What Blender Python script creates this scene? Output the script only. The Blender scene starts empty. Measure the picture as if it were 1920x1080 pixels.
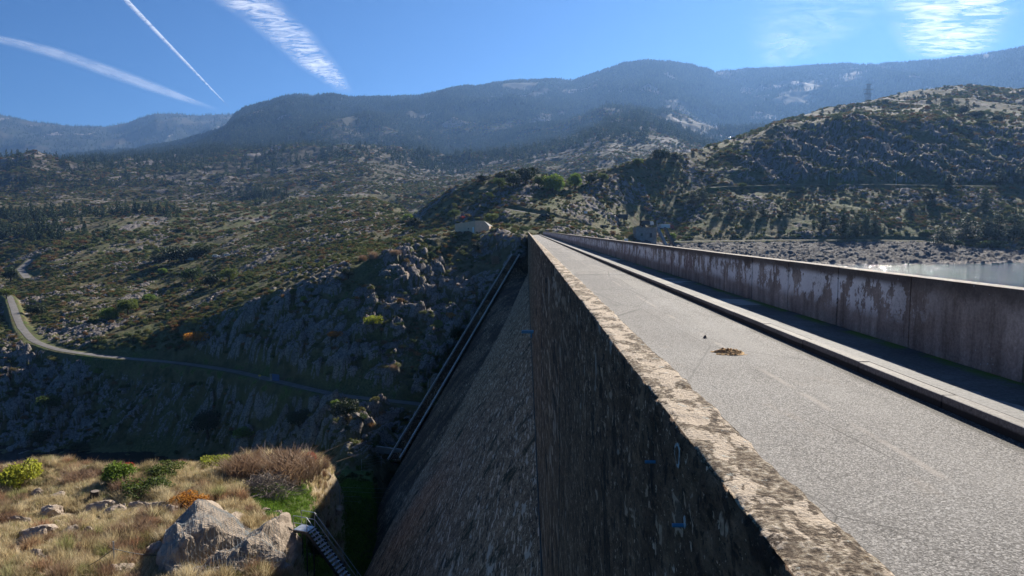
import bpy, bmesh, math, random
import numpy as np
from mathutils import Vector, Matrix, Euler
from mathutils.bvhtree import BVHTree
R = math.radians
rnd = random.Random(7)
rng = np.random.default_rng(11)
sc = bpy.context.scene
COL = sc.collection

# ------------------------------------------------------------------ camera, sky, sun, exposure
H = 1.97                    # eye height above the road on the dam
F = 1280.0                  # focal length in photo pixels (1920 wide)
VPX, VPY = 986.0, 430.0     # where the crest road vanishes
pitch = math.atan((540 - VPY) / F)
yaw = math.atan((VPX - 960) / F * math.cos(pitch))
camd = bpy.data.cameras.new('camera'); cam = bpy.data.objects.new('camera', camd); COL.objects.link(cam)
camd.sensor_width = 36; camd.lens = F / 1920 * 36; camd.clip_start = 0.05; camd.clip_end = 300000
cam.location = (0, 0, H)
cam.rotation_euler = Euler((math.pi / 2 - pitch, 0, yaw), 'XYZ')
sc.camera = cam
CM = cam.rotation_euler.to_matrix()

SUN = Vector((0.50, 1.0, 0.62)).normalized()
sun_el = math.asin(SUN.z); sun_az = math.atan2(SUN.x, SUN.y)
w = bpy.data.worlds.new("World"); sc.world = w; w.use_nodes = True
wn = w.node_tree; bg = wn.nodes['Background']
sky = wn.nodes.new('ShaderNodeTexSky'); sky.sky_type = 'NISHITA'; sky.sun_disc = False
sky.sun_elevation = sun_el; sky.sun_rotation = sun_az
sky.altitude = 800; sky.air_density = 1.0; sky.dust_density = 0.5; sky.ozone_density = 5.0
smul = wn.nodes.new('ShaderNodeMix'); smul.data_type = 'RGBA'; smul.blend_type = 'MULTIPLY'; smul.inputs[0].default_value = 1; smul.inputs[7].default_value = (.125, .30, .47, 1)
wn.links.new(sky.outputs[0], smul.inputs[6]); wn.links.new(smul.outputs[2], bg.inputs[0]); bg.inputs[1].default_value = 0.08
sl = bpy.data.lights.new('sun', 'SUN'); sl.energy = 5.0; sl.angle = R(0.5); sl.color = (1.0, 0.93, 0.82)
so = bpy.data.objects.new('sun', sl); COL.objects.link(so)
so.rotation_euler = SUN.to_track_quat('Z', 'Y').to_euler()
vs = sc.view_settings
vs.view_transform = 'Standard'; vs.look = 'None'; vs.gamma = 1; vs.exposure = 1.08
sc.cycles.max_bounces = 5; sc.cycles.diffuse_bounces = 2; sc.cycles.glossy_bounces = 2
sc.cycles.transparent_max_bounces = 12; sc.cycles.volume_bounces = 0
sc.cycles.use_denoising = True

# ------------------------------------------------------------------ pixel helpers
def ray(x, y):
    d = CM @ Vector((x - 960, 540 - y, -F))
    return d / d.y                         # per metre along the dam axis
def at(x, y, Y):
    d = ray(x, y); return Vector((d.x * Y, Y, H + d.z * Y))

# ------------------------------------------------------------------ object helpers
def tag(o, label=None, cat=None, group=None, kind=None):
    if label: o['label'] = label
    if cat: o['category'] = cat
    if group: o['group'] = group
    if kind: o['kind'] = kind
    return o
def empty(name, loc=(0, 0, 0), rz=0):
    o = bpy.data.objects.new(name, None); COL.objects.link(o); o.location = loc; o.rotation_euler = (0, 0, rz); return o
class MB:
    def __init__(s): s.v = []; s.f = []
    def add(s, vs, fs):
        n = len(s.v); s.v += [tuple(v) for v in vs]; s.f += [tuple(i + n for i in f) for f in fs]; return s
    def box(s, c, d, rz=0, rot=None):
        x, y, z = d[0] / 2, d[1] / 2, d[2] / 2
        M = rot if rot is not None else Matrix.Rotation(rz, 3, 'Z'); c = Vector(c)
        vs = [c + M @ Vector(p) for p in ((-x,-y,-z),(x,-y,-z),(x,y,-z),(-x,y,-z),(-x,-y,z),(x,-y,z),(x,y,z),(-x,y,z))]
        return s.add(vs, [(3,2,1,0),(4,5,6,7),(0,1,5,4),(1,2,6,5),(2,3,7,6),(3,0,4,7)])
    def bar(s, a, b, w_, h_):
        a, b = Vector(a), Vector(b); d = b - a; L = d.length
        return s.box((a + b) / 2, (w_, L, h_), rot=d.to_track_quat('Y', 'Z').to_matrix())
    def tube(s, pts, r, n=6, r2=None):
        pts = [Vector(p) for p in pts]; k = len(pts); vs = []; fs = []
        r2 = r if r2 is None else r2
        for i, p in enumerate(pts):
            d = (pts[min(i + 1, k - 1)] - pts[max(i - 1, 0)])
            q = d.to_track_quat('Z', 'Y').to_matrix(); rr = r + (r2 - r) * i / max(1, k - 1)
            for j in range(n):
                a = 2 * math.pi * j / n; vs.append(p + q @ Vector((math.cos(a) * rr, math.sin(a) * rr, 0)))
        for i in range(k - 1):
            for j in range(n):
                fs.append((i * n + j, i * n + (j + 1) % n, (i + 1) * n + (j + 1) % n, (i + 1) * n + j))
        fs.append(tuple(range(n - 1, -1, -1))); fs.append(tuple((k - 1) * n + j for j in range(n)))
        return s.add(vs, fs)
    def mesh(s, name):
        m = bpy.data.meshes.new(name); m.from_pydata(s.v, [], s.f); m.update(); return m
    def build(s, name, mat, parent=None, bevel=0, loc=None, rz=None):
        o = bpy.data.objects.new(name, s.mesh(name)); COL.objects.link(o)
        if mat: o.data.materials.append(mat)
        if parent: o.parent = parent
        if loc is not None: o.location = loc
        if rz is not None: o.rotation_euler = (0, 0, rz)
        if bevel:
            b = o.modifiers.new('b', 'BEVEL'); b.width = bevel; b.segments = 2; b.limit_method = 'ANGLE'
        return o
def np_mesh(name, V, Fq, mat=None, smooth=False, attrs=None):
    V = np.asarray(V, np.float32); Fq = np.asarray(Fq, np.int32)
    m = bpy.data.meshes.new(name); k = Fq.shape[1]
    m.vertices.add(len(V)); m.vertices.foreach_set('co', V.ravel())
    m.loops.add(Fq.size); m.loops.foreach_set('vertex_index', Fq.ravel())
    m.polygons.add(len(Fq)); m.polygons.foreach_set('loop_start', np.arange(0, Fq.size, k, dtype=np.int32))
    m.update(calc_edges=True)
    if smooth: m.polygons.foreach_set('use_smooth', np.ones(len(Fq), bool))
    for nme, a in (attrs or {}).items():
        at_ = m.attributes.new(nme, 'FLOAT', 'POINT'); at_.data.foreach_set('value', np.asarray(a, np.float32).ravel())
    if mat: m.materials.append(mat)
    m.update(); return m
def link(name, mesh, parent=None):
    o = bpy.data.objects.new(name, mesh); COL.objects.link(o)
    if parent: o.parent = parent
    return o
def grid_faces(nr, nc, keep=None):
    i = np.arange((nr - 1) * (nc - 1)); r = i // (nc - 1); c = i % (nc - 1); a = r * nc + c
    f = np.stack([a, a + 1, a + nc + 1, a + nc], 1)
    return f if keep is None else f[keep.ravel()]

# ------------------------------------------------------------------ numpy noise
def _h(ix, iy, s):
    n = (ix.astype(np.int64) * 374761393 + iy.astype(np.int64) * 668265263 + s * 974634777) & 0xffffffff
    n = ((n ^ (n >> 13)) * 1274126177) & 0xffffffff
    n = ((n ^ (n >> 15)) * 2246822519) & 0xffffffff
    return ((n ^ (n >> 16)) & 0xffffff) / 16777216.0
def vnoise(x, y, s=0):
    ix = np.floor(x); iy = np.floor(y); fx = x - ix; fy = y - iy
    fx = fx * fx * fx * (fx * (fx * 6 - 15) + 10); fy = fy * fy * fy * (fy * (fy * 6 - 15) + 10)
    a = _h(ix, iy, s); b = _h(ix + 1, iy, s); c = _h(ix, iy + 1, s); d = _h(ix + 1, iy + 1, s)
    return (a + (b - a) * fx) * (1 - fy) + (c + (d - c) * fx) * fy
def fbm(x, y, o=4, s=0, g=0.5):
    t = 0; a = 1; n = 0
    for k in range(o):
        ca, sa = math.cos(.6 * k + .3), math.sin(.6 * k + .3)
        t = t + a * (vnoise((x * ca - y * sa) * 2 ** k, (x * sa + y * ca) * 2 ** k, s + k) * 2 - 1); n += a; a *= g
    return t / n
def ridged(x, y, o=4, s=0):
    t = 0; a = 1; n = 0
    for k in range(o):
        ca, sa = math.cos(.8 * k + .3), math.sin(.8 * k + .3)
        v = 1 - np.abs(vnoise((x * ca - y * sa) * 2 ** k, (x * sa + y * ca) * 2 ** k, s + k) * 2 - 1)
        t = t + a * v * v; n += a; a *= .5
    return t / n
def worley(x, y, s=0):
    """returns F1, F2, random of nearest cell"""
    ix = np.floor(x); iy = np.floor(y)
    f1 = np.full(x.shape, 9.); f2 = np.full(x.shape, 9.); rid = np.zeros(x.shape)
    for dx in (-1, 0, 1):
        for dy in (-1, 0, 1):
            cx = ix + dx; cy = iy + dy
            px = cx + _h(cx, cy, s); py = cy + _h(cx, cy, s + 1)
            d = np.sqrt((px - x) ** 2 + (py - y) ** 2); r = _h(cx, cy, s + 2)
            nb = d < f1
            f2 = np.where(nb, f1, np.minimum(f2, d)); rid = np.where(nb, r, rid); f1 = np.where(nb, d, f1)
    return f1, f2, rid
def sstep(a, b, x):
    t = np.clip((x - a) / (b - a), 0, 1); return t * t * (3 - 2 * t)

# ------------------------------------------------------------------ material helpers
class Mt:
    def __init__(s, name, rough=0.9, spec=0.3):
        s.m = bpy.data.materials.new(name); s.m.use_nodes = True; s.t = s.m.node_tree
        s.b = s.t.nodes['Principled BSDF']; s.b.inputs['Roughness'].default_value = rough
        s.b.inputs['Specular IOR Level'].default_value = spec
        s.pos = s.t.nodes.new('ShaderNodeNewGeometry').outputs['Position']
        s._tc = None
    def n(s, ty, **kw):
        nd = s.t.nodes.new(ty)
        for k, v in kw.items(): setattr(nd, k, v)
        return nd
    def L(s, v, inp):
        if isinstance(v, bpy.types.NodeSocket): s.t.links.new(v, inp)
        else: inp.default_value = v
    def obj(s):
        if s._tc is None: s._tc = s.n('ShaderNodeTexCoord')
        return s._tc.outputs['Object']
    def rand(s): return s.n('ShaderNodeObjectInfo').outputs['Random']
    def attr(s, name): return s.n('ShaderNodeAttribute', attribute_name=name).outputs['Fac']
    def scale(s, vec, v, loc=(0, 0, 0)):
        nd = s.n('ShaderNodeMapping'); s.L(vec, nd.inputs[0]); nd.inputs[3].default_value = v; nd.inputs[1].default_value = loc; return nd.outputs[0]
    def noise(s, vec, sc_, det=4, rough=.55, dist=0):
        nd = s.n('ShaderNodeTexNoise'); s.L(vec, nd.inputs['Vector']); nd.inputs['Scale'].default_value = sc_
        nd.inputs['Detail'].default_value = det; nd.inputs['Roughness'].default_value = rough; nd.inputs['Distortion'].default_value = dist
        return nd.outputs['Fac']
    def vor(s, vec, sc_, feat='F1', out='Distance', rand=1):
        nd = s.n('ShaderNodeTexVoronoi', feature=feat); s.L(vec, nd.inputs['Vector']); nd.inputs['Scale'].default_value = sc_
        nd.inputs['Randomness'].default_value = rand
        return nd.outputs[out]
    def math(s, op, a, b=0.0, clamp=False):
        nd = s.n('ShaderNodeMath', operation=op, use_clamp=clamp); s.L(a, nd.inputs[0]); s.L(b, nd.inputs[1]); return nd.outputs[0]
    def step(s, v, a, b):
        nd = s.n('ShaderNodeMapRange', interpolation_type='SMOOTHSTEP'); s.L(v, nd.inputs[0])
        nd.inputs[1].default_value = a; nd.inputs[2].default_value = b; return nd.outputs[0]
    def mix(s, f, a, b):
        nd = s.n('ShaderNodeMix', data_type='RGBA'); s.L(f, nd.inputs[0])
        for v, i in ((a, 6), (b, 7)):
            s.L(v if isinstance(v, bpy.types.NodeSocket) else (*v, 1), nd.inputs[i])
        return nd.outputs[2]
    def mul(s, a, f):
        nd = s.n('ShaderNodeMix', data_type='RGBA', blend_type='MULTIPLY'); nd.inputs[0].default_value = 1
        s.L(a if isinstance(a, bpy.types.NodeSocket) else (*a, 1), nd.inputs[6]); s.L(f, nd.inputs[7]); return nd.outputs[2]
    def ramp(s, f, stops):
        nd = s.n('ShaderNodeValToRGB'); s.L(f, nd.inputs[0]); e = nd.color_ramp.elements
        while len(e) > 1: e.remove(e[-1])
        e[0].position = stops[0][0]; e[0].color = (*stops[0][1], 1)
        for p, c in stops[1:]:
            q = e.new(p); q.color = (*c, 1)
        return nd.outputs[0]
    def sep(s, vec, ax):
        nd = s.n('ShaderNodeSeparateXYZ'); s.L(vec, nd.inputs[0]); return nd.outputs[ax]
    def col(s, c):
        s.L(c if isinstance(c, bpy.types.NodeSocket) else (*c, 1), s.b.inputs['Base Color']); return s
    def bump(s, h, dist=.02, st=1.0, prev=None):
        nd = s.n('ShaderNodeBump'); s.L(h, nd.inputs['Height']); nd.inputs['Distance'].default_value = dist; nd.inputs['Strength'].default_value = st
        if prev is not None: s.L(prev, nd.inputs['Normal'])
        s.L(nd.outputs[0], s.b.inputs['Normal']); return nd.outputs[0]

def plain(name, c, rough=.7, spec=.3, metal=0, var=.35, sc_=3, bump=0):
    m = Mt(name, rough, spec); m.b.inputs['Metallic'].default_value = metal
    n = m.noise(m.obj(), sc_, 6, .6)
    m.col(m.ramp(n, [(.3, tuple(x * (1 - var) for x in c)), (.7, tuple(min(1, x * (1 + var)) for x in c))]))
    if bump: m.bump(n, bump)
    return m.m

# granite of ground, cliffs, boulders
def rock_color(m, vec, k=1.0):
    n1 = m.noise(vec, .35 * k, 6, .6); n2 = m.noise(vec, 2.2 * k, 8, .65); cr = m.vor(vec, .9 * k, 'DISTANCE_TO_EDGE')
    c = m.ramp(n1, [(.3, (.13, .12, .112)), (.5, (.23, .20, .18)), (.68, (.31, .25, .21)), (.8, (.20, .19, .185))])
    c = m.mix(m.step(n2, .50, .75), c, (.055, .052, .05))
    c = m.mix(m.step(m.noise(vec, 7 * k, 3), .62, .72), c, (.38, .35, .31))
    c = m.mix(m.step(cr, .06, .0), c, (.05, .047, .043))
    return c, n2
m = Mt('granite', .9, .25)
c, n2 = rock_color(m, m.pos, 1.6); m.col(c); m.bump(m.noise(m.pos, 5, 8, .65), .12); GRANITE = m.m
m = Mt('pale_granite', .95, .08)
c, n2 = rock_color(m, m.pos, 2.2); c = m.mix(.60, c, (.56, .45, .345)); m.col(c); m.bump(m.noise(m.pos, 5, 8, .7), .16); PALE = m.m

# terrain
def terrain_mat():
    m = Mt('hillside_ground', .95, .15)
    rock = m.attr('rock'); green = m.attr('green'); dry = m.attr('dry'); shore = m.attr('shore'); far = m.attr('far'); wood_ = m.attr('wood')
    P = m.pos
    nA = m.noise(P, .035, 6, .6); nB = m.noise(P, .28, 6, .6); nC = m.noise(P, 1.7, 6, .6); nF = m.noise(P, .006, 9, .62)
    soil = m.ramp(nB, [(.32, (.045, .048, .018)), (.45, (.092, .082, .036)), (.58, (.155, .122, .062)), (.72, (.23, .185, .10))])
    soil = m.mix(m.step(nA, .42, .62), soil, m.ramp(nC, [(.35, (.048, .060, .020)), (.6, (.125, .128, .048)), (.75, (.175, .165, .075))]))
    grs = m.ramp(nC, [(.3, (.035, .055, .012)), (.7, (.12, .155, .035))])
    soil = m.mix(m.step(m.math('ADD', green, m.math('MULTIPLY', m.math('SUBTRACT', nB, .5), 1.6)), .5, .62), soil, grs)
    dryc = m.ramp(m.noise(P, 2.6, 6, .65), [(.3, (.16, .12, .07)), (.5, (.35, .275, .18)), (.7, (.50, .42, .31))])
    soil = m.mix(m.step(m.math('ADD', dry, m.math('MULTIPLY', m.math('SUBTRACT', nB, .5), .8)), .4, .6), soil, dryc)
    rc, _ = rock_color(m, P, 1.0)
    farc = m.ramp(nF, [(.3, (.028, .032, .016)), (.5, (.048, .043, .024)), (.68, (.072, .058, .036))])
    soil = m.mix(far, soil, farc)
    soil = m.mix(m.step(m.math('ADD', wood_, m.math('MULTIPLY', m.math('SUBTRACT', nA, .5), .8)), .3, .6), soil, m.ramp(nB, [(.35, (.014, .022, .010)), (.7, (.035, .044, .018))]))
    rf = m.step(m.math('ADD', rock, m.math('MULTIPLY', m.math('SUBTRACT', nC, .5), .7)), .42, .58)
    c = m.mix(rf, soil, rc)
    sh = m.ramp(m.noise(P, .6, 8, .65), [(.3, (.06, .056, .053)), (.5, (.115, .105, .098)), (.7, (.21, .19, .17))])
    c = m.mix(m.step(shore, .4, .6), c, sh)
    zb = m.math('ADD', m.sep(P, 2), m.math('MULTIPLY', nB, 1.2)); c = m.mix(m.math('MULTIPLY', m.math('MULTIPLY', m.step(zb, H - 12.2, H - 12.9), m.step(shore, .4, .6)), .6), c, (.36, .32, .28))
    m.col(c)
    h = m.math('ADD', m.math('MULTIPLY', nB, 1.2), m.math('MULTIPLY', nC, .5))
    m.bump(h, .55)
    return m.m
TERR = terrain_mat()

# foliage: colour by object/instance randomness and by leaf
def leaf_mat(name, stops, rough=.65, trans=.35):
    m = Mt(name, rough, .25)
    a = m.attr('leaf'); r = m.rand()
    c = m.ramp(r, stops)
    c = m.mul(c, m.ramp(a, [(0, (.75, .75, .72)), (1, (1.9, 1.9, 1.7))]))
    m.col(c)
    tr = m.n('ShaderNodeBsdfTranslucent'); m.L(c, tr.inputs[0])
    ms = m.n('ShaderNodeMixShader'); ms.inputs[0].default_value = trans
    m.L(m.b.outputs[0], ms.inputs[1]); m.L(tr.outputs[0], ms.inputs[2])
    m.L(ms.outputs[0], m.t.nodes['Material Output'].inputs[0])
    return m.m
LEAF_MAQUIS = leaf_mat('maquis_leaves', [(0, (.026, .045, .012)), (.3, (.055, .080, .020)), (.5, (.10, .115, .030)), (.68, (.125, .125, .038)), (.82, (.13, .095, .038)), (.93, (.15, .085, .035)), (1, (.17, .09, .035))])
LEAF_GREEN = leaf_mat('oak_leaves', [(0, (.03, .05, .012)), (.5, (.055, .08, .016)), (1, (.10, .12, .022))])
LEAF_DARK = leaf_mat('holm_oak_leaves', [(0, (.014, .024, .009)), (1, (.03, .042, .014))], trans=.2)
LEAF_PINE = leaf_mat('pine_needles', [(0, (.014, .030, .014)), (.6, (.026, .046, .018)), (1, (.045, .062, .022))], trans=.2)
LEAF_YELLOW = leaf_mat('yellow_green_leaves', [(0, (.17, .20, .025)), (1, (.30, .30, .04))], trans=.45)
LEAF_LIME = leaf_mat('lime_green_leaves', [(0, (.09, .14, .02)), (1, (.15, .20, .03))], trans=.45)
LEAF_ORANGE = leaf_mat('orange_autumn_leaves', [(0, (.30, .12, .02)), (1, (.38, .18, .03))], trans=.45)
LEAF_RED = leaf_mat('red_autumn_leaves', [(0, (.33, .045, .03)), (1, (.42, .07, .05))], trans=.45)
LEAF_RUST = leaf_mat('rusty_brown_twigs', [(0, (.19, .115, .075)), (1, (.26, .18, .125))], trans=.3)
DRYGRASS = leaf_mat('dry_grass_blades', [(0, (.27, .21, .12)), (.5, (.42, .34, .22)), (.85, (.52, .44, .31)), (1, (.17, .19, .05))], trans=.4)
GREENGRASS = leaf_mat('green_grass_blades', [(0, (.05, .10, .012)), (1, (.12, .19, .03))], trans=.4)
BARK = plain('bark', (.07, .055, .042), .95, .1, sc_=8, bump=.02)
DEADWOOD = plain('dead_wood', (.24, .20, .165), .9, .1, sc_=6)

# concrete of the downstream face, rough with pale aggregate and lichen
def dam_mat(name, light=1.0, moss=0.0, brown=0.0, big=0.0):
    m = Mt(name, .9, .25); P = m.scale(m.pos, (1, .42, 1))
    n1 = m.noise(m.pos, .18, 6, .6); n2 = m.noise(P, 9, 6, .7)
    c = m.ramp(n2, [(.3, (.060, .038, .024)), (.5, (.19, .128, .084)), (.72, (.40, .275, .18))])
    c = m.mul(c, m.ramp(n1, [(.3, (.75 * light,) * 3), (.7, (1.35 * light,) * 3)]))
    st = m.noise(m.scale(m.pos, (1, .9, .05)), 1.1, 5, .6)
    c = m.mul(c, m.ramp(st, [(.35, (.6, .6, .6)), (.6, (1.15, 1.15, 1.15))]))
    far_ = m.step(m.sep(m.pos, 1), 7, 18); ny = m.step(m.sep(m.pos, 1), 22, 9)
    for sc_, vec, lo, hi, colr, msk in ((20, (1, .5, .6), .645, .665, (.80, .66, .53), ny), (46, (1, .7, .9), .645, .67, (.66, .54, .42), ny), (9, (1, .45, .7), .625, .655, (.62, .48, .36), None), (5.5, (1, .10, .62), .585, .63, (.66, .52, .40), far_), (2.6, (1, .16, .55), .60, .65, (.50, .42, .35), far_), (3.2, (1, .5, .5), .66, .69, (.44, .42, .38), ny)):
        f = m.step(m.noise(m.scale(m.pos, vec, (sc_, 2 * sc_, 3)), sc_, 3, .6, .3), lo, hi)
        if msk is not None: f = m.math('MULTIPLY', f, msk)
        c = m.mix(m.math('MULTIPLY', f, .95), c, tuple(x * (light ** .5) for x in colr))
        g_ = m.step(m.noise(m.scale(m.pos, vec, (3, sc_, 7)), sc_ * .9, 3, .6, .3), .405, .36)
        if msk is not None: g_ = m.math('MULTIPLY', g_, msk)
        c = m.mix(m.math('MULTIPLY', g_, .7), c, (.018, .015, .013))
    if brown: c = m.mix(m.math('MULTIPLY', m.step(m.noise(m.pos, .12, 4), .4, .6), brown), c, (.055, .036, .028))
    if moss:
        f = m.step(m.noise(m.scale(m.pos, (1, .6, .25)), .5, 7, .7), .55, .64)
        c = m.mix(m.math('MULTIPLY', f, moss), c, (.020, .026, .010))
    m.col(m.mul(c, (1.0, .86, .72, 1)))
    h = m.math('ADD', m.noise(P, 14, 6, .7), m.math('MULTIPLY', m.noise(P, 3, 3), .8))
    m.bump(h, .05)
    return m.m
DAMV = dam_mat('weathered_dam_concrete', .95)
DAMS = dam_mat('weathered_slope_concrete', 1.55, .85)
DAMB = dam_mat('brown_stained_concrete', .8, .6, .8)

m = Mt('parapet_concrete', .92, .2)              # top is cream with crusty brown lichen, sides dark
P = m.pos
side = dam_mat('tmp')                             # sides use the dam look: rebuilt below by normal
bpy.data.materials.remove(side)
n1 = m.noise(P, 3.0, 7, .7, .4); n2 = m.noise(P, 30, 8, .72); n3 = m.noise(P, 60, 4, .6)
cream = m.ramp(n3, [(.3, (.50, .39, .28)), (.7, (.76, .63, .48))])
crust = m.ramp(n2, [(.36, (.035, .024, .016)), (.47, (.15, .105, .068)), (.57, (.42, .34, .24)), (.68, (.66, .60, .50))])
f = m.step(m.math('ADD', m.noise(m.scale(P, (1.6, .9, 1)), 3.2, 4, .6, .8), m.math('MULTIPLY', m.math('SUBTRACT', n2, .5), .35)), .495, .535)
c = m.mix(f, crust, cream)
c = m.mix(m.math('MULTIPLY', m.step(m.noise(P, 9, 5, .7), .62, .67), .8), c, (.50, .52, .47))       # grey-green lichen discs
c = m.mix(m.math('MULTIPLY', m.step(m.noise(m.scale(P, (1, 1, 1), (9, 3, 1)), 26, 5, .7), .66, .70), .9), c, (.36, .19, .045))   # orange lichen
m.col(c); m.bump(m.math('ADD', m.math('MULTIPLY', n2, 1.0), m.math('MULTIPLY', n3, .4)), .025); COPE = m.m

# road asphalt
m = Mt('worn_asphalt', .85, .22); P = m.pos
n1 = m.noise(P, .35, 5, .6); agg = m.vor(P, 88, out='Color'); ag = m.sep(agg, 0); n2 = m.noise(P, 45, 5, .7)
c = m.ramp(ag, [(0, (.066, .062, .058)), (.35, (.170, .160, .149)), (.7, (.300, .284, .265)), (1, (.55, .525, .49))])
c = m.mul(c, m.ramp(n1, [(.3, (.84, .83, .82)), (.7, (1.1, 1.08, 1.05))]))
X = m.sep(P, 0); Yc = m.sep(P, 1)
ln = m.math('SUBTRACT', .035, m.math('ABSOLUTE', m.math('SUBTRACT', X, m.math('ADD', 3.32, m.math('MULTIPLY', m.math('SUBTRACT', m.noise(P, .4, 2), .5), .12)))))
lf = m.math('MULTIPLY', m.step(ln, -.03, .03), m.math('MULTIPLY', m.step(m.noise(P, .8, 4, .6), .44, .58), .6))
c = m.mix(lf, c, (.46, .40, .34))
c = m.mix(m.math('MULTIPLY', m.step(m.noise(m.scale(P, (1.3, .7, 1)), .9, 5, .6), .60, .74), .35), c, (.34, .26, .19))   # sandy stains
trk = m.math('MAXIMUM', m.step(m.math('ABSOLUTE', m.math('SUBTRACT', X, 2.0)), .38, .05), m.step(m.math('ABSOLUTE', m.math('SUBTRACT', X, 3.75)), .42, .05))
c = m.mix(m.math('MULTIPLY', trk, .16), c, (.42, .39, .35))
pch = m.vor(m.scale(P, (.55, .16, 1)), 1.0, out='Color'); c = m.mul(c, m.ramp(m.sep(pch, 1), [(0, (.86, .86, .87)), (.7, (1, 1, 1)), (1, (1.07, 1.06, 1.04))]))
pe_ = m.vor(m.scale(P, (.55, .16, 1)), 1.0, 'DISTANCE_TO_EDGE'); c = m.mix(m.math('MULTIPLY', m.step(pe_, .010, .002), .45), c, (.05, .046, .042))
c = m.mix(m.math('MULTIPLY', m.step(m.noise(m.scale(P, (1.6, .5, 1)), .7, 6, .65), .56, .68), .35), c, (.10, .093, .085))
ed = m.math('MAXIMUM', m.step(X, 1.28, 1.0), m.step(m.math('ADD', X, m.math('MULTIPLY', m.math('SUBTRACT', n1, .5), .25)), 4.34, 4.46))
c = m.mix(m.math('MULTIPLY', ed, m.step(n2, .3, .6)), c, (.040, .032, .024))                              # darker along both edges
crk = m.vor(m.scale(P, (1, .5, 1)), .8, 'DISTANCE_TO_EDGE')
c = m.mix(m.math('MULTIPLY', m.step(crk, .006, .0), m.step(m.noise(P, .5, 3), .52, .6)), c, (.04, .037, .034))
m.col(c); m.bump(m.math('ADD', ag, n2), .012)
m.L(m.ramp(n1, [(.3, (.74,) * 3), (.7, (.88,) * 3)]), m.b.inputs['Roughness'])
ASPH = m.m
m = Mt('pale_road_surface', .85, .2); n1 = m.noise(m.pos, .5, 6, .6)
m.col(m.ramp(n1, [(.3, (.12, .11, .10)), (.7, (.21, .195, .175))])); m.bump(m.noise(m.pos, 9, 5), .02); TRACK = m.m

# kerb, pavement, wall panels
m = Mt('kerb_granite', .8, .35); n1 = m.noise(m.pos, 30, 6, .7); n0 = m.noise(m.pos, 1.2, 4)
c = m.mul(m.ramp(n1, [(.3, (.11, .10, .09)), (.55, (.24, .22, .20)), (.75, (.38, .355, .325))]), m.ramp(n0, [(.3, (.7, .68, .66)), (.7, (1.1, 1.08, 1.05))]))
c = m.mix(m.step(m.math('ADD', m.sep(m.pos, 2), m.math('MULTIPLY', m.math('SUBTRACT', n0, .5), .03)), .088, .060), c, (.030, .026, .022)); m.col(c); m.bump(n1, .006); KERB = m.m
m = Mt('pavement_concrete', .85, .3); P = m.pos; n1 = m.noise(P, 24, 6, .7); X = m.sep(P, 0); nb = m.noise(P, .55, 5, .65)
conc = m.ramp(n1, [(.3, (.15, .145, .135)), (.7, (.31, .295, .275))]); tar = m.ramp(m.math('ADD', m.math('MULTIPLY', n1, .5), m.math('MULTIPLY', nb, .5)), [(.35, (.045, .042, .04)), (.5, (.10, .095, .088)), (.62, (.17, .16, .15))])
f = m.step(m.math('ADD', m.math('MULTIPLY', m.math('SUBTRACT', X, 5.12), 2.2), m.math('MULTIPLY', m.math('SUBTRACT', nb, .42), 2.0)), -.05, .05)
c = m.mix(f, conc, tar)
yy_ = m.sep(P, 1); br = m.math('MULTIPLY', m.step(m.noise(m.scale(P, (.35, 1, 1)), .33, 5, .6), .56, .575), m.step(yy_, 9, 12)); c = m.mix(m.math('MULTIPLY', br, .85), c, (.34, .32, .29))
msk = m.math('MULTIPLY', m.step(X, 5.55, 5.82), m.step(m.noise(P, .9, 5, .7), .42, .54))
c = m.mix(msk, c, (.09, .15, .015)); m.col(c); m.bump(n1, .01); PAVE = m.m
m = Mt('stained_wall_concrete', .88, .25); P = m.pos; Z = m.sep(P, 2)
nn = m.noise(P, .9, 7, .65); ns = m.noise(m.scale(P, (1, 1, .12)), 3.2, 6, .65); nf = m.noise(P, 26, 6, .7)
c = m.ramp(nn, [(.3, (.25, .188, .145)), (.5, (.39, .305, .245)), (.7, (.53, .425, .345))])
c = m.mul(c, m.ramp(ns, [(.35, (.55, .54, .53)), (.55, (1, 1, 1)), (.72, (1.25, 1.23, 1.2))]))
c = m.mul(c, m.ramp(nf, [(.35, (.72, .72, .72)), (.65, (1.15, 1.15, 1.15))]))
topd = m.step(m.math('ADD', Z, m.math('MULTIPLY', m.math('SUBTRACT', ns, .5), .9)), .92, 1.22)
c = m.mix(m.math('MULTIPLY', topd, .72), c, (.035, .027, .022))                                          # dark run-off under the coping
band = m.math('MULTIPLY', m.step(Z, .42, .70), m.step(Z, 1.16, 1.02))
pt = m.math('ADD', m.math('MULTIPLY', m.noise(m.scale(P, (1, 1, .85)), 1.5, 8, .75), .74), m.math('MULTIPLY', m.noise(m.scale(P, (1, 1, .25)), 7, 5, .7), .26))
pf = m.math('MULTIPLY', m.math('MULTIPLY', m.step(pt, .490, .512), band), m.step(m.sep(P, 1), 9.4, 11.8))
c = m.mix(m.math('MULTIPLY', pf, .95), c, m.ramp(m.math('ADD', m.math('MULTIPLY', nf, .5), m.math('MULTIPLY', nn, .5)), [(.36, (.42, .38, .34)), (.45, (.80, .75, .69)), (.6, (.90, .86, .81))]))                                              # flaking whitewash
pk = m.math('MULTIPLY', m.math('MULTIPLY', m.step(m.noise(P, .5, 3), .52, .60), band), m.step(m.sep(P, 1), 15, 19))
c = m.mix(m.math('MULTIPLY', pk, .22), c, (.36, .20, .22))
lic = m.vor(P, 9); c = m.mix(m.math('MULTIPLY', m.step(lic, .13, .09), m.step(m.noise(P, 1.4, 2), .50, .6)), c, (.42, .42, .38))
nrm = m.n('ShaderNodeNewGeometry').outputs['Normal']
tp = m.step(m.sep(nrm, 2), .6, .9)
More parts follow.
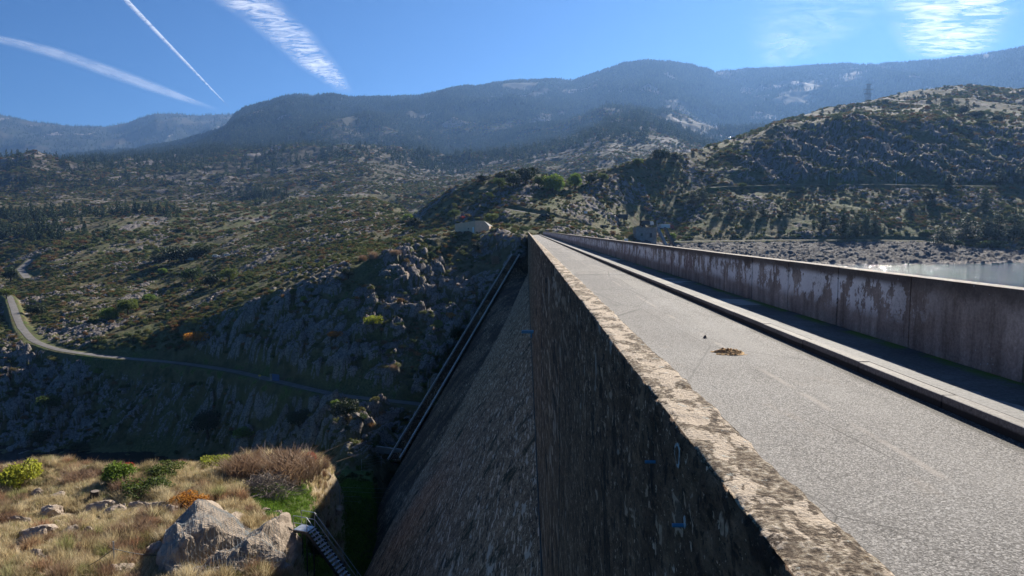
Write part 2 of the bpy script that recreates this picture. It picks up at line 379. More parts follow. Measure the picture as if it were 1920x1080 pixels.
c = m.mix(tp, c, m.ramp(nf, [(.3, (.16, .13, .10)), (.5, (.33, .28, .23)), (.7, (.46, .41, .35))]))
m.col(c); m.bump(m.math('ADD', nf, m.math('MULTIPLY', nn, .6)), .012); PANEL = m.m

GALV = plain('galvanised_steel', (.42, .44, .46), .45, .5, .7, .2)
BLUEST = plain('blue_plastic', (.10, .26, .40), .5, .4, 0, .3)
DARKST = plain('dark_steel', (.05, .055, .06), .55, .5, .5, .3)
PYL = plain('pylon_steel', (.07, .075, .08), .6, .4, .4, .2)
WHITE = plain('white_paint', (.75, .75, .73), .5, .4, 0, .06)
REDP = plain('red_paint', (.35, .05, .035), .45, .5, 0, .15)
BLUEP = plain('blue_paint', (.03, .075, .20), .5, .5, 0, .2)
YELP = plain('yellow_paint', (.60, .42, .03), .5, .4, 0, .1)
GLASS = plain('dark_glass', (.02, .025, .03), .08, .6, 0, .1)
RUBBER = plain('tyre_rubber', (.02, .02, .02), .9, .2, 0, .2)
OCHRE = plain('ochre_render', (.66, .46, .31), .9, .2, 0, .12, .8)
CONC = plain('grey_concrete', (.30, .285, .265), .9, .2, 0, .3, .7)
DCONC = plain('dark_wet_concrete', (.10, .09, .082), .9, .2, 0, .4, .5)
SHED = plain('tarpaulin_blue', (.16, .30, .52), .6, .3, 0, .2)
MUD = plain('dry_mud', (.45, .29, .14), .95, .1, 0, .5, 14, .02)
WIRE = plain('net_wire', (.26, .28, .29), .9, .1, 0, .15)

# ------------------------------------------------------------------ terrain as a height field over (X/Y, Y)
def K(*pts):
    """feature line of the land: (photo x, photo y, distance) or ('z', photo x, metres below the eye, distance)"""
    out = []
    for p in pts:
        if p[0] == 'z':
            _, x, Z, Y = p; u = ray(x, 430 + 1280 * Z / Y).x; out.append((u, math.log(Y), -Z / Y))
        else:
            x, y, Y = p; d = ray(x, y); out.append((d.x, math.log(Y), d.z))
    out.sort(); return np.array(out)
FE = [
 K(('z',-500,20,10),('z',1040,20,10),('z',1062,24,10),('z',2500,24,10)),
 K((-500,1080,44),(0,1080,42),(300,1080,42),(470,1080,43),(545,1078,45),(600,1085,58),(650,1085,78),(690,1085,88),(735,1300,95),(760,1400,95),(1040,1400,95),('z',1062,26,30),('z',2500,26,30)),
 K((-500,990,54),(0,985,54),(150,975,55),(300,958,56),(450,948,57),(520,958,57),(560,985,58),(600,1010,70),(650,1010,92),(690,1000,96),(735,1340,105),(1040,1400,105),('z',1062,26,60),('z',2500,26,60)),
 K((-500,880,72),(0,878,72),(100,868,72),(200,888,69),(300,885,70),(400,865,74),(500,852,76),(600,856,78),(622,875,82),(650,930,104),(700,938,106),(735,1300,115),(1040,1400,115),('z',1062,25,90),('z',2500,25,90)),
 K(('z',-500,72,136),('z',560,72,136),('z',600,58,134),(650,925,118),(700,928,118),(735,1300,128),(1040,1400,128),('z',1062,22,130),('z',2500,22,130)),
 K(('z',-500,66,203),('z',0,66,202),('z',300,66,197),('z',450,63,180),('z',600,54,162),(650,878,141),(700,872,146),(748,866,150),(794,788,165),(844,702,182),(894,616,199),(944,530,216),(974,480,225),('z',1040,4,236),('z',1062,9,236),('z',1100,10,250),('z',1200,13,258),('z',1300,14.6,262),('z',1450,15.5,260),('z',1600,16.8,256),('z',1640,17,255),('z',1920,17,266),('z',2500,17,290)),
 K((-500,640,250),(0,652,246),(60,640,252),(110,657,238),(200,669,226),(330,680,217),(430,694,205),(515,714,190),(640,744,178),(740,752,174),(790,742,175),(844,668,190),(894,586,206),(944,508,222),(974,466,230),(1040,442,240),(1062,443,241),(1100,452,262),(1200,456,300),(1270,453,325),(1450,450,335),(1640,450,340),(1750,452,340),(1920,468,332),(2500,470,340)),
 K((-500,545,400),(0,548,400),(40,575,340),(100,610,280),(200,640,238),(300,622,236),(400,592,228),(500,560,216),(600,522,216),(650,503,220),(700,480,226),(760,455,238),(800,447,246),(855,439,253),(900,435,258),(950,436,254),(985,440,247),(1040,441,246),(1100,434,300),(1200,427,365),(1268,425,372),(1300,388,392),(1345,350,415),(1450,347,420),(1640,346,425),(1920,350,430),(2500,352,430)),
 K((-500,500,520),(0,503,520),(100,520,430),(200,530,390),(300,530,370),(400,522,350),(500,500,330),(600,474,325),(650,462,320),(700,456,320),(760,446,330),(800,434,325),(855,426,310),(900,424,300),(950,424,290),(985,430,285),(1040,426,285),(1100,398,335),(1200,375,395),(1300,330,440),(1345,300,475),(1450,238,530),(1600,222,540),(1750,225,545),(1900,238,555),(2500,240,555)),
 K((-500,385,900),(0,385,900),(200,385,900),(400,386,850),(500,388,800),(600,379,720),(700,374,650),(745,388,560),(772,408,450),(800,386,420),(850,352,400),(900,332,390),(960,320,385),(1000,323,390),(1060,338,392),(1100,327,396),(1180,306,415),(1240,290,440),(1300,285,480),(1370,262,560),(1420,245,620),(1480,223,720),(1550,206,820),(1625,191,930),(1700,176,1000),(1760,166,1050),(1830,161,1080),(1920,169,1080),(2500,175,1080)),
 K((-500,374,1100),(0,374,1100),(400,377,1050),(600,374,900),(700,376,800),(750,402,700),(775,420,650),(850,400,650),(960,385,650),(1100,375,700),(1300,335,900),(1500,275,1100),(1700,240,1300),(1920,230,1400),(2500,230,1400)),
 K((-500,300,1500),(0,309,1500),(60,296,1500),(110,309,1500),(200,312,1550),(300,306,1600),(400,296,1700),(500,290,1800),(600,275,1900),(680,269,1900),(750,280,1900),(850,302,1900),(950,288,2100),(1050,256,2300),(1140,212,2500),(1200,216,2500),(1260,224,2500),(1340,256,2300),(1400,262,2200),(1500,250,2300),(1700,215,2400),(2500,200,2400)),
 K((-500,330,2300),(0,326,2300),(200,322,2300),(400,302,2300),(500,286,2400),(600,266,2500),(700,264,2500),(850,274,2600),(1000,252,2900),(1140,236,3000),(1260,242,3000),(1340,262,2900),(1500,255,2900),(1920,225,3000),(2500,220,3000)),
 K((-500,310,3500),(0,304,3500),(100,299,3500),(250,289,3600),(330,268,3700),(420,240,3850),(440,216,3900),(456,204,3950),(500,191,4000),(545,180,4000),(620,177,4050),(660,184,4200),(700,182,4300),(780,182,4300),(830,172,4200),(870,164,4200),(895,163,4300),(960,152,4500),(1080,150,4500),(1140,130,4400),(1168,119,4400),(1212,114,4400),(1260,118,4400),(1300,122,4450),(1340,134,4600),(1400,130,4700),(1500,127,4700),(1560,122,4600),(1640,121,4500),(1700,118,4400),(1760,112,4300),(1820,106,4200),(1880,97,4100),(1920,92,4000),(2200,60,3900),(2500,60,3900)),
 K((-500,300,5000),(400,285,5000),(440,260,5200),(600,235,5300),(1100,200,5400),(1900,170,5400),(2500,170,5400)),
 K((-500,205,6600),(0,215,6600),(60,228,6600),(130,236,6600),(200,238,6600),(240,230,6600),(262,221,6600),(290,213,6600),(330,213,6600),(370,217,6600),(430,214,6600),(500,225,6600),(600,240,6600),(2500,240,6600)),
 K((-500,300,14000),(2500,300,14000)),
]
U0, U1, NC = -1.12, 1.12, 1180
us = np.linspace(U0, U1, NC)
def gs(a, b, n): return np.linspace(math.log(a), math.log(b), n, endpoint=False)
lys = np.concatenate([gs(10, 40, 40), gs(40, 115, 280), gs(115, 135, 20), gs(135, 560, 520), gs(560, 1200, 170), gs(1200, 5200, 330), gs(5200, 10500, 70), np.linspace(math.log(10500), math.log(14000), 8)])
NR = len(lys)
fl = np.array([np.interp(us, f[:, 0], f[:, 1]) for f in FE]); fw = np.array([np.interp(us, f[:, 0], f[:, 2]) for f in FE])
ker = np.exp(-np.linspace(-2, 2, 9) ** 2); ker /= ker.sum()
for k in range(len(FE)):
    if k in (13, 15): continue
    j = us > .08 if k <= 6 else us > -9     # keep the jump at the dam sharp
    sm_l = np.convolve(np.pad(fl[k], 4, 'edge'), ker, 'valid'); sm_w = np.convolve(np.pad(fw[k], 4, 'edge'), ker, 'valid')
    fl[k] = sm_l; fw[k] = sm_w
for k in range(1, len(FE)): fl[k] = np.maximum(fl[k], fl[k - 1] + .004)
Z = np.zeros((NR, NC)); 
for c_ in range(NC):
    Yk = np.exp(fl[:, c_]); Z[:, c_] = np.interp(np.exp(lys), Yk, fw[:, c_] * Yk)
# soften creases between features along the distance
k2 = np.exp(-np.linspace(-2, 2, 13) ** 2); k2 /= k2.sum()
Zs = np.apply_along_axis(lambda a: np.convolve(np.pad(a, 6, 'edge'), k2, 'valid'), 0, Z)
Yg = np.exp(lys)[:, None] * np.ones((1, NC)); Xg = us[None, :] * Yg
ridge_l = fl[13][None, :]; LY = lys[:, None]
near_r = np.exp(-((LY - ridge_l) / .06) ** 2); near_r9 = np.exp(-((LY - fl[9][None, :]) / .05) ** 2); near15 = np.exp(-((LY - fl[15][None, :]) / .05) ** 2)
keep_e = np.clip(near_r + near_r9 + near15, 0, 1)
Z = Zs * (1 - keep_e) + Z * keep_e
def smp(arr, X, Y):
    X = np.asarray(X, float); Y = np.maximum(np.asarray(Y, float), 10.01)
    cu = np.clip((X / Y - U0) / (U1 - U0) * (NC - 1), 0, NC - 1.001); ry = np.interp(np.log(Y), lys, np.arange(NR)); ry = np.clip(ry, 0, NR - 1.001)
    i = cu.astype(int); j = ry.astype(int); a = cu - i; b = ry - j
    return (arr[j, i] * (1 - a) + arr[j, i + 1] * a) * (1 - b) + (arr[j + 1, i] * (1 - a) + arr[j + 1, i + 1] * a) * b
def gz(X, Y): return float(smp(ZW, X, Y))
def hit(x, y, ymin=14, ymax=13000, off=0.0):
    """where the line of sight through a photo point meets the land"""
    d = ray(x, y); Ys = np.exp(np.linspace(math.log(ymin), math.log(ymax), 5000))
    z = smp(ZW, d.x * Ys, Ys); below = (H + d.z * Ys) < z
    i = int(np.argmax(below)); Y = float(Ys[i]) if below.any() else 9000.
    return Vector((d.x * Y, Y, gz(d.x * Y, Y)))

ZW = Z + H
LR = [(-60, 548, 400), (-5, 545, 385), (18, 556, 355), (30, 590, 300), (38, 612, 280), (62, 640, 252), (110, 657, 238), (200, 669, 226), (330, 680, 217), (430, 694, 205), (515, 714, 190), (640, 744, 178), (740, 752, 174), (800, 760, 171)]
ROADS = {'lower_road': (LR, 2.8), 'lower_road_bend': ([(60, 486), (38, 505), (52, 522)], 4.5), 'hill_track': ([(1100, 424), (1060, 412), (1030, 405), (990, 399), (950, 392)], 2.6),
         'upper_road': ([(1330, 352, 412), (1345, 350, 415), (1450, 347, 420), (1640, 346, 425), (1920, 350, 430), (2100, 351, 430)], 5.0), 'shore_track': ([(1262, 453, 323), (1450, 450, 335), (1640, 450, 340), (1760, 452, 340)], 3.4)}
def course(pts, n=160):
    P = np.array([tuple(hit(*p)) if len(p) == 2 else tuple(at(*p)) for p in pts])
    t = np.concatenate([[0], np.cumsum(np.hypot(*np.diff(P[:, :2], axis=0).T))]); q = np.linspace(0, t[-1], n)
    C = np.stack([np.interp(q, t, P[:, k]) for k in range(3)], 1)
    for _ in range(12): C[1:-1] = (C[:-2] + C[2:] + 2 * C[1:-1]) / 4
    return C
COURSE = {k: (course(p), w_) for k, (p, w_) in ROADS.items()}
# relief noise, metres
mt = sstep(6.9, 7.9, LY)                                            # mountains
gul = (ridged(Xg / 620 + 3, Yg / 900 + 1, 5, 3) - .45)
Z = Z + mt * (gul * 95 + fbm(Xg / 160, Yg / 220, 4, 9) * 16) * (1 - .93 * np.clip(near_r + near15, 0, 1))
Z = Z + mt * fbm(Xg / 70, Yg / 70, 3, 19) * 6 * (.4 + .6 * np.clip(near_r, 0, 1))
mid = sstep(4.75, 5.1, LY) * (1 - sstep(7.2, 7.8, LY))
Z = Z + mid * fbm(Xg / 34, Yg / 40, 4, 21) * 2.6 * (.35 + .65 * sstep(5.3, 6.4, LY)) * (1 - .7 * near_r9)
Z = Z + sstep(6.1, 6.8, LY) * (1 - sstep(7.4, 8, LY)) * (ridged(Xg / 150, Yg / 190, 4, 25) - .4) * 14 * (1 - .9 * near_r9)
# ---- where things are
pxg = VPX + F * us[None, :] + 0 * LY
def seg(k0, a, k1, b):    # mask between two feature lines (a, b fractions blend width)
    return sstep(fl[k0][None, :] - a, fl[k0][None, :] + a, LY) * (1 - sstep(fl[k1][None, :] - b, fl[k1][None, :] + b, LY))
dist_road = np.abs(LY - fl[6][None, :])
leftm = 1 - sstep(.03, .05, us)[None, :]; rightm = 1 - leftm
rn = fbm(Xg / 17 + 5, Yg / 22, 4, 31) - .02 * (LY < 7)                               # patchiness of the rock
rock = sstep(.02, .30, rn) * .9
cliff = leftm * seg(5, .02, 6, .01)                                 # river gorge wall
bank = leftm * seg(6, .012, 7, .03) * sstep(200, 420, pxg)          # dark slope above the lower road
rock = np.maximum(rock * mid, cliff * (.55 + .6 * sstep(-.3, .2, rn)))
rock = np.maximum(rock, bank * sstep(-.42, -.02, rn))
shore = rightm * (1 - sstep(-.02, .0, LY - fl[6][None, :]))
quarry = rightm * seg(7, .02, 8, .04) * sstep(1330, 1420, pxg)
rock = np.maximum(rock, quarry * sstep(-.45, -.05, rn))
foot = sstep(7.0, 7.2, LY) * (1 - sstep(7.55, 7.7, LY)); rock = rock * (1 - .4 * sstep(6.2, 6.6, LY)); rock = np.maximum(rock, foot * sstep(.08, .35, fbm(Xg / 90, Yg / 120, 5, 33) - .14))
rock = np.maximum(rock, mt * sstep(.38, .56, fbm(Xg / 190, Yg / 260, 5, 35)))
pine = leftm * 0 + seg(8, .04, 9, .02) * sstep(790, 830, pxg) * (1 - sstep(1000, 1060, pxg))
rock = np.maximum(rock, pine * sstep(-.1, .3, rn))
terr = 1 - sstep(fl[3][None, :] + .0, fl[3][None, :] + .03, LY)
terr = terr * leftm * (1 - sstep(615, 650, pxg))
rock = np.where(LY < 4.8, np.maximum(rock * 0, terr * 0), rock)
roadflat = np.zeros_like(Z); roadz = np.zeros_like(Z); verge = np.zeros_like(Z)
for C, wd in COURSE.values():
    m_ = (Xg > C[:, 0].min() - 12) & (Xg < C[:, 0].max() + 12) & (Yg > C[:, 1].min() - 12) & (Yg < C[:, 1].max() + 12); ii = np.flatnonzero(m_)
    gx, gy = Xg.ravel()[ii], Yg.ravel()[ii]; best = np.full(len(ii), 1e9); bz = np.zeros(len(ii))
    for a in range(len(C)):
        d = np.hypot(gx - C[a, 0], gy - C[a, 1]); nb = d < best; best[nb] = d[nb]; bz[nb] = C[a, 2]
    fl_ = 1 - sstep(wd * .5 + .9, wd * .5 + 3.2, best); up_ = fl_ > roadflat.ravel()[ii]
    roadflat.ravel()[ii[up_]] = fl_[up_]; roadz.ravel()[ii[up_]] = bz[up_]; verge.ravel()[ii] = np.maximum(verge.ravel()[ii], 1 - sstep(wd * .5 + 1, wd * .5 + 4.5, best))
rock = rock * (1 - roadflat); shore = np.clip(shore * (1 - roadflat), 0, 1)
rk_amp = np.clip(np.maximum(rock, shore * .8), 0, 1) * mid
# blocky rock relief: two sizes
Xw = Xg + fbm(Xg / 6, Yg / 6, 2, 41) * 2; Yw = Yg + fbm(Xg / 6 + 9, Yg / 6, 2, 42) * 2
Xt = (Xw * .82 + Yw * .57); Yt = (Yw * .82 - Xw * .57); f1, f2, rid = worley(Xt / 8.5, Yt / 3.6, 50); big = (np.clip((f2 - f1) * 3.6, 0, 1) ** .8) * (.35 + 1.1 * rid) + (ridged(Xg / 2.6, Yg / 2.2, 4, 52) - .5) * .34
f1b, f2b, ridb = worley(Xt / 2.9 + 7, Yt / 1.5, 60); sm = (np.clip((f2b - f1b) * 3.2, 0, 1) ** .8) * (.3 + ridb)
Z = Z + quarry * ((ridged(Xg / 16 + Yg / 50, Yg / 45, 4, 57) - .5) * 9)
Z = Z + cliff * ((ridged(Xg / 15 - Yg / 30, Yg / 30, 4, 58) - .5) * 5)
Z = Z + rk_amp * (big * 3.2 * (.35 + .65 * np.maximum(np.maximum(cliff, bank), quarry)) + sm * 1.15 - 1.2)
f1c, f2c, ridc = worley(Xg / 45, Yg / 40, 70)
Z = Z + np.clip(rock, 0, 1) * sstep(6.3, 7.0, LY) * (np.clip((f2c - f1c) * 2, 0, 1) ** .6) * (.3 + ridc) * 6 * (1 - near_r)
lump = fbm(Xg / 3.2, Yg / 3.2, 3, 44); lump2 = fbm(Xg / 9, Yg / 9, 3, 46)
Z = Z + (1 - roadflat) * sstep(4.85, 5.05, LY) * (1 - sstep(6.2, 6.8, LY)) * lump * .55
Z = Z + terr * sstep(3.5, 3.7, LY) * (fbm(Xg / 4.5, Yg / 4.5, 4, 48) * .75 + lump * .12)
Z = Z + (1 - terr) * leftm * (1 - sstep(4.8, 5, LY)) * (lump2 * .8 + lump * .3) * sstep(4.2, 4.5, LY)
Z = Z * (1 - roadflat) + (roadz - H) * roadflat
# keep the land out of the dam body and off the abutment platform
Z[(Yg < 236) & (Xg > .3) & (Xg < 8) & (Yg > 0)] = np.minimum(Z, -12)[(Yg < 236) & (Xg > .3) & (Xg < 8)]
pl = np.exp(-(((Xg - 3) / 9) ** 2) - (((Yg - 246) / 9) ** 2)); Z = Z * (1 - np.clip(pl * 1.6, 0, 1)) + (-H - .05) * np.clip(pl * 1.6, 0, 1)
ZW = Z + H
cre = sstep(.04, .20, f2 - f1) * (.35 + .65 * sstep(.05, .22, f2b - f1b)); rock = rock * (1 - (1 - cre) * np.where(LY < 6.4, 1, 0))
green = .28 + .25 * fbm(Xg / 30 + 8, Yg / 30, 3, 71)
green = np.where((LY > fl[3][None, :] + .03) & (LY < 4.9), .8, green)
gsp = terr * np.exp(-(((pxg - 545) / 92) ** 2)) * np.exp(-(((Yg - 62) / 9) ** 2)); green = np.where(terr > .5, gsp, green)
green = np.maximum(green, (1 - terr) * leftm * (1 - sstep(4.9, 5.0, LY)) * sstep(600, 640, pxg) * .95)
green = np.maximum(green, verge * leftm * .48)
green = np.maximum(green, rightm * seg(5, .01, 9, .02) * (.34 + .3 * fbm(Xg / 12, Yg / 14, 3, 73)))
dry = terr * (1 - np.clip(gsp * 1.6, 0, 1))
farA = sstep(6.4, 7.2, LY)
def woods(X, Y):
    px = VPX + F * X / Y; n = fbm(X / 260, Y / 340, 4, 95)
    b = sstep(-.55, -.1, n) * (.13 + .25 * (px > 760) + .62 * sstep(1500, 2300, Y + 900 * sstep(560, 350, px) * (Y > 1900)))
    b = np.where((px > 1050) & (px < 1350) & (Y < 3000) & (Y > 1900), b * .7, b)
    return b * sstep(1200, 1500, Y)
wood_m = woods(Xg, Yg)
vis_w = Z / Yg; cm = np.maximum.accumulate(vis_w, axis=0); VIS = vis_w >= cm - .002
def ter_obj(name, r0, r1):
    n = r1 - r0
    V = np.stack([Xg[r0:r1], Yg[r0:r1], ZW[r0:r1]], -1).reshape(-1, 3)
    A = {k: v[r0:r1] for k, v in dict(rock=rock, green=green, dry=dry, shore=shore, far=farA + 0 * rock, wood=wood_m).items()}
    o = link(name, np_mesh(name, V, grid_faces(n, NC), TERR, True, A)); o['kind'] = 'structure'; return o
rs = int(np.searchsorted(lys, math.log(1150)))
ter_obj('ground', 0, rs + 1); ter_obj('mountains', rs, NR)

# water
def water(name, x0, x1, y0, y1, z, scale, deep):
    m = Mt(name, .08, .28); m.col(deep); n = m.noise(m.scale(m.pos, (1, .7, 1)), scale, 5, .7)
    sp = m.math('POWER', m.noise(m.pos, 1.9, 3, .7), 8.0)
    m.bump(m.math('ADD', m.math('MULTIPLY', n, .028), m.math('MULTIPLY', sp, 1.1)), 1.0, 1.0); m.b.inputs['IOR'].default_value = 1.33
    o = MB().add([(x0, y0, z), (x1, y0, z), (x1, y1, z), (x0, y1, z)], [(0, 1, 2, 3)]).build(name, m.m); o['kind'] = 'structure'
water('lake_water', 7, 420, 1, 330, H - 14, 2.6, (.014, .060, .100))
water('river_water', -230, -30, 120, 215, H - 66.2, .8, (.006, .010, .010))

# ------------------------------------------------------------------ the dam
S, Z0, XL = .70, 14.0, .716
YE = 238.0
dam = empty('dam', (XL, 0, 0)); tag(dam, 'long dark concrete dam wall dropping to the gorge, its face steep then sloping', 'dam')
def prt(name, V, Fq, mat, parent=dam, smooth=False):
    V = np.array(V, float); p = parent; M = p.location
    o = link(name, np_mesh(name, V - np.array(M), Fq, mat, smooth), p); return o
def strip_mesh(A, B, n=10):
    """ruled sheet between two point lists"""
    A = np.array(A); B = np.array(B); V = np.concatenate([A + (B - A) * t for t in np.linspace(0, 1, n)])
    return V, grid_faces(n, len(A))
ys = np.concatenate([np.linspace(-6, 6, 13)[:-1], np.exp(np.linspace(math.log(6), math.log(YE), 160))])
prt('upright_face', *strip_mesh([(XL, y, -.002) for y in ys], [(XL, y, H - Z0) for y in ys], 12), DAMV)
edge = []
for px, py in ((989, 512), (950, 600), (907, 680), (866, 755), (826, 828), (759, 935), (681, 1080), (640, 1160), (560, 1300)):
    d = ray(px, py); v = -d.z; Y = (XL + S * Z0) / (d.x + S * v); edge.append((d.x * Y, Y, H - v * Y))
edge[0] = (XL, edge[0][1], H - Z0)
zz = np.linspace(H - Z0, H - 74, 40); ez = np.array([e[2] for e in edge]); ey = np.array([e[1] for e in edge])
o_ = np.argsort(ez); Ye = np.interp(zz, ez[o_], ey[o_])
Xe = XL - S * (H - zz - Z0)
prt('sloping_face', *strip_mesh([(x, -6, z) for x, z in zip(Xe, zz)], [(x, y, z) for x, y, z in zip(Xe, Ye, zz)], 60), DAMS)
# recessed far part, between the block edge and the stair on the abutment
bt, bb = at(976, 482, 225), at(753, 866, 150)
def bandp(z):
    t = (bt.z - z) / (bt.z - bb.z); return bt + (bb - bt) * t
zz2 = np.linspace(H - 9, H - 56, 30)
Ye2 = np.interp(zz2, ez[o_], ey[o_]); Xe2 = XL - S * np.maximum(0, H - zz2 - Z0)
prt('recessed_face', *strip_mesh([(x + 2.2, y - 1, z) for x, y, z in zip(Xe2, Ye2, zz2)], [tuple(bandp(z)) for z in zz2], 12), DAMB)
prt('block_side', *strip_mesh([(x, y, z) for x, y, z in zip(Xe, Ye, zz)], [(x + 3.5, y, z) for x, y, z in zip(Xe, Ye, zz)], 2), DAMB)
prt('upstream_face', *strip_mesh([(6.17, y, .10) for y in ys], [(6.17, y, -30) for y in ys], 3), CONC)
# vertical joints of the face: thin shadow gaps as slightly proud dark fillets
for y in (14, 29.7, 44, 59, 74, 89, 104, 120, 136, 152):
    MB().box((0 - .004, y, (H - Z0) / 2 - .5), (.012, .03, Z0 - 2.6)).build('joint_shadow_strip', DARKST, dam)
mb = MB()
mb.tube([(-.03, y, H - Z0 + .02) for y in np.linspace(-5, 232, 30)], .05, 5); mb.build('ledge_line', DCONC, dam)

# road and pavement on the crest
def sheet(name, x0, x1, z, mat, y0=-6, y1=YE + 3, n=60):
    yy = np.concatenate([[y0], np.exp(np.linspace(math.log(1), math.log(y1), n))])
    o = link(name, np_mesh(name, *strip_mesh([(x0, y, z) for y in yy], [(x1, y, z) for y in yy], 2), mat)); o['kind'] = 'structure'; return o
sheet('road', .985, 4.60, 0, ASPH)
sheet('pavement', 4.76, 5.93, .146, PAVE)
MB().box((2.8, 29.7, .004), (3.55, .05, .004)).build('road_joint', DARKST)['kind'] = 'structure'
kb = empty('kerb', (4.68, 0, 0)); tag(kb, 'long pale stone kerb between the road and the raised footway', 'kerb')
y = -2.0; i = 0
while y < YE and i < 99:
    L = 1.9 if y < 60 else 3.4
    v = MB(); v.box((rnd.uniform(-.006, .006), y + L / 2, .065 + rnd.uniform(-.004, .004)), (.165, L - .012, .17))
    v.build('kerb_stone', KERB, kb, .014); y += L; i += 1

# left parapet, one rough extrusion
def rough_wall():
    prof = []
    for z in np.linspace(0, 1.05, 34)[:-1]: prof.append((XL, z, -1, 0))
    for k, x in enumerate(np.linspace(XL, XL + .276, 26)): prof.append((x, 1.05, 0 if 0 < k < 25 else (-.7 if k == 0 else .7), 1 if 0 < k < 25 else .7))
    for z in np.linspace(1.05, 0, 6)[1:]: prof.append((XL + .276, z, 1, 0))
    prof = np.array(prof); yy = np.concatenate([np.arange(-4, 1, .2), np.exp(np.arange(0, math.log(YE), .0075)), [YE]])
    PX = prof[None, :, 0] + 0 * yy[:, None]; PZ = prof[None, :, 1] + 0 * yy[:, None]; PY = yy[:, None] + 0 * PX
    q = PX + PZ * 1.3
    d = fbm(q * 9, PY * 9, 4, 81) * .012 + fbm(q * 2, PY * 1.5, 3, 83) * .012
    edge_w = np.exp(-((PX - XL) ** 2 + (PZ - 1.05) ** 2) / .02 ** 2) + np.exp(-((PX - XL - .276) ** 2 + (PZ - 1.05) ** 2) / .02 ** 2)
    d = d - edge_w * (.012 + .03 * np.clip(fbm(q * 0 + 3, PY * 3.5, 4, 85), 0, 1))
    slab = np.abs(((PY - .9) / 3.05) % 1 - .5); d = d - (slab > .494) * .012 * (PZ > .9)
    d = np.where((PZ < .03), 0, d)
    PX = PX + prof[None, :, 2] * d; PZ = PZ + prof[None, :, 3] * d
    V = np.stack([PX, PY, PZ], -1).reshape(-1, 3); Fq = grid_faces(len(yy), len(prof))[:, ::-1]
    return V, Fq, len(prof)
V, Fq, npf = rough_wall()
par = np_mesh('parapet_wall', V, Fq, None, False); par.materials.append(DAMV); par.materials.append(COPE)
nf = len(Fq); ci = np.arange(nf) % (npf - 1); par.polygons.foreach_set('material_index', np.where((ci >= 33) & (ci < 58), 1, 0).astype(np.int32))
par.update(); po = link('parapet_wall', par); tag(po, 'low left parapet with crusty cream lichened top beside the crest road', 'parapet wall')

# right parapet: precast panels with open joints
pw = empty('parapet_wall', (5.9, 0, .15)); tag(pw, 'right parapet of stained concrete panels with flaking whitewash along the footway', 'parapet wall')
y = 8.1 - 2.45 * 5
for i in range(98):
    if y + 2.45 > YE: break
    j = rnd.uniform(-.006, .006)
    MB().box((.13 + j, y + 1.225, .55 + rnd.uniform(-.003, .003)), (.26, 2.45 - .042, 1.10 + .008)).build('wall_panel', PANEL, pw, .008)
    y += 2.45
MB().box((.14, (YE - 4) / 2, .5), (.14, YE + 4, 1.0)).build('wall_core', DARKST, pw)

# things on the crest
def clod(name, loc, a_, b_, h_, mat, label, cat, n=70):
    g = np.linspace(-1, 1, n); gx, gy = np.meshgrid(g, g); rr = np.hypot(gx, gy); rim = rr + fbm(gx * 2.2, gy * 2.2, 3, 301) * .35
    f1_, f2_, rd_ = worley(gx * 5, gy * 5, 303); hh = h_ * (sstep(1.0, .55, rim) * (.25 + .9 * rd_ * np.clip((f2_ - f1_) * 3, 0, 1)) + sstep(.7, .2, rr) * (.5 + fbm(gx * 9, gy * 9, 3, 305) * .6))
    hh = np.where(rim > 1.0, -.02, hh); V = np.stack([gx * a_, gy * b_, hh], -1).reshape(-1, 3)
    o = link(name, np_mesh(name, V, grid_faces(n, n), mat)); o.location = loc; return tag(o, label, cat)
p = at(1366, 662, 1280 * H / (662 - 430)); p.z = .003
clod('mud_clod', p, .27, .24, .045, MUD, 'crumbled heap of dry brown dung on the grey crest road', 'mud clod')
p = at(1322, 634, 1280 * H / (634 - 430)); p.z = .012
clod('small_stone', p, .03, .05, .03, DARKST, 'tiny dark stone lying alone on the crest road', 'stone', 14)
for (px, py, lab) in ((1225, 866, 'upper blue pipe stub sticking out of the left dam face'), (1284, 985, 'lower blue pipe stub beside a white lichen spot on the dam face')):
    Y = XL * F / (px - VPX + 9); q = at(px, py, Y)
    o = MB().tube([(0.02, 0, 0), (-.055, 0, .0)], .009, 10).build('pipe_stub', BLUEST, None, 0, (XL, Y, q.z), 0); tag(o, lab, 'pipe stub')
def lichen(px, py, ry, rz, lab, ring):
    Y = XL * F / (px - VPX); q = at(px, py, Y); mb = MB(); n = 40; vs_ = []; q2 = random.Random(px)
    rr = [1 + .12 * math.sin(3 * i * .157 + 1) + q2.uniform(-.10, .10) for i in range(n)]
    ro = [(0, ry * rr[i] * math.cos(i * 2 * math.pi / n), rz * rr[i] * math.sin(i * 2 * math.pi / n)) for i in range(n)]
    k = .72 if ring else .0
    ri = [(-.002, a[1] * k, a[2] * k) for a in ro]
    mb.add(ro + ri, [(i, (i + 1) % n, n + (i + 1) % n, n + i) for i in range(n)])
    o = mb.build('lichen_patch', LICH, None, 0, (XL - .016, Y, q.z)); tag(o, lab, 'lichen')
LICH = plain('grey_lichen', (.42, .45, .42), .95, .1, 0, .45, 40)
lichen(1283, 852, .055, .055, 'large pale ring of lichen near the top edge of the dam face', True)
lichen(1300, 978, .020, .030, 'small white lichen spot right beside the lower pipe stub', False)
q = at(981, 622, 70)
o = MB().box((0, 0, 0), (1.1, .5, .25)).box((.35, 0, -.3), (.12, .12, .5)).build('wall_bracket', BLUEST, None, .02, (XL - .55, 62, at(990, 622, 62).z)); tag(o, 'blue steel bracket box fixed to the dam face far below the crest', 'bracket')

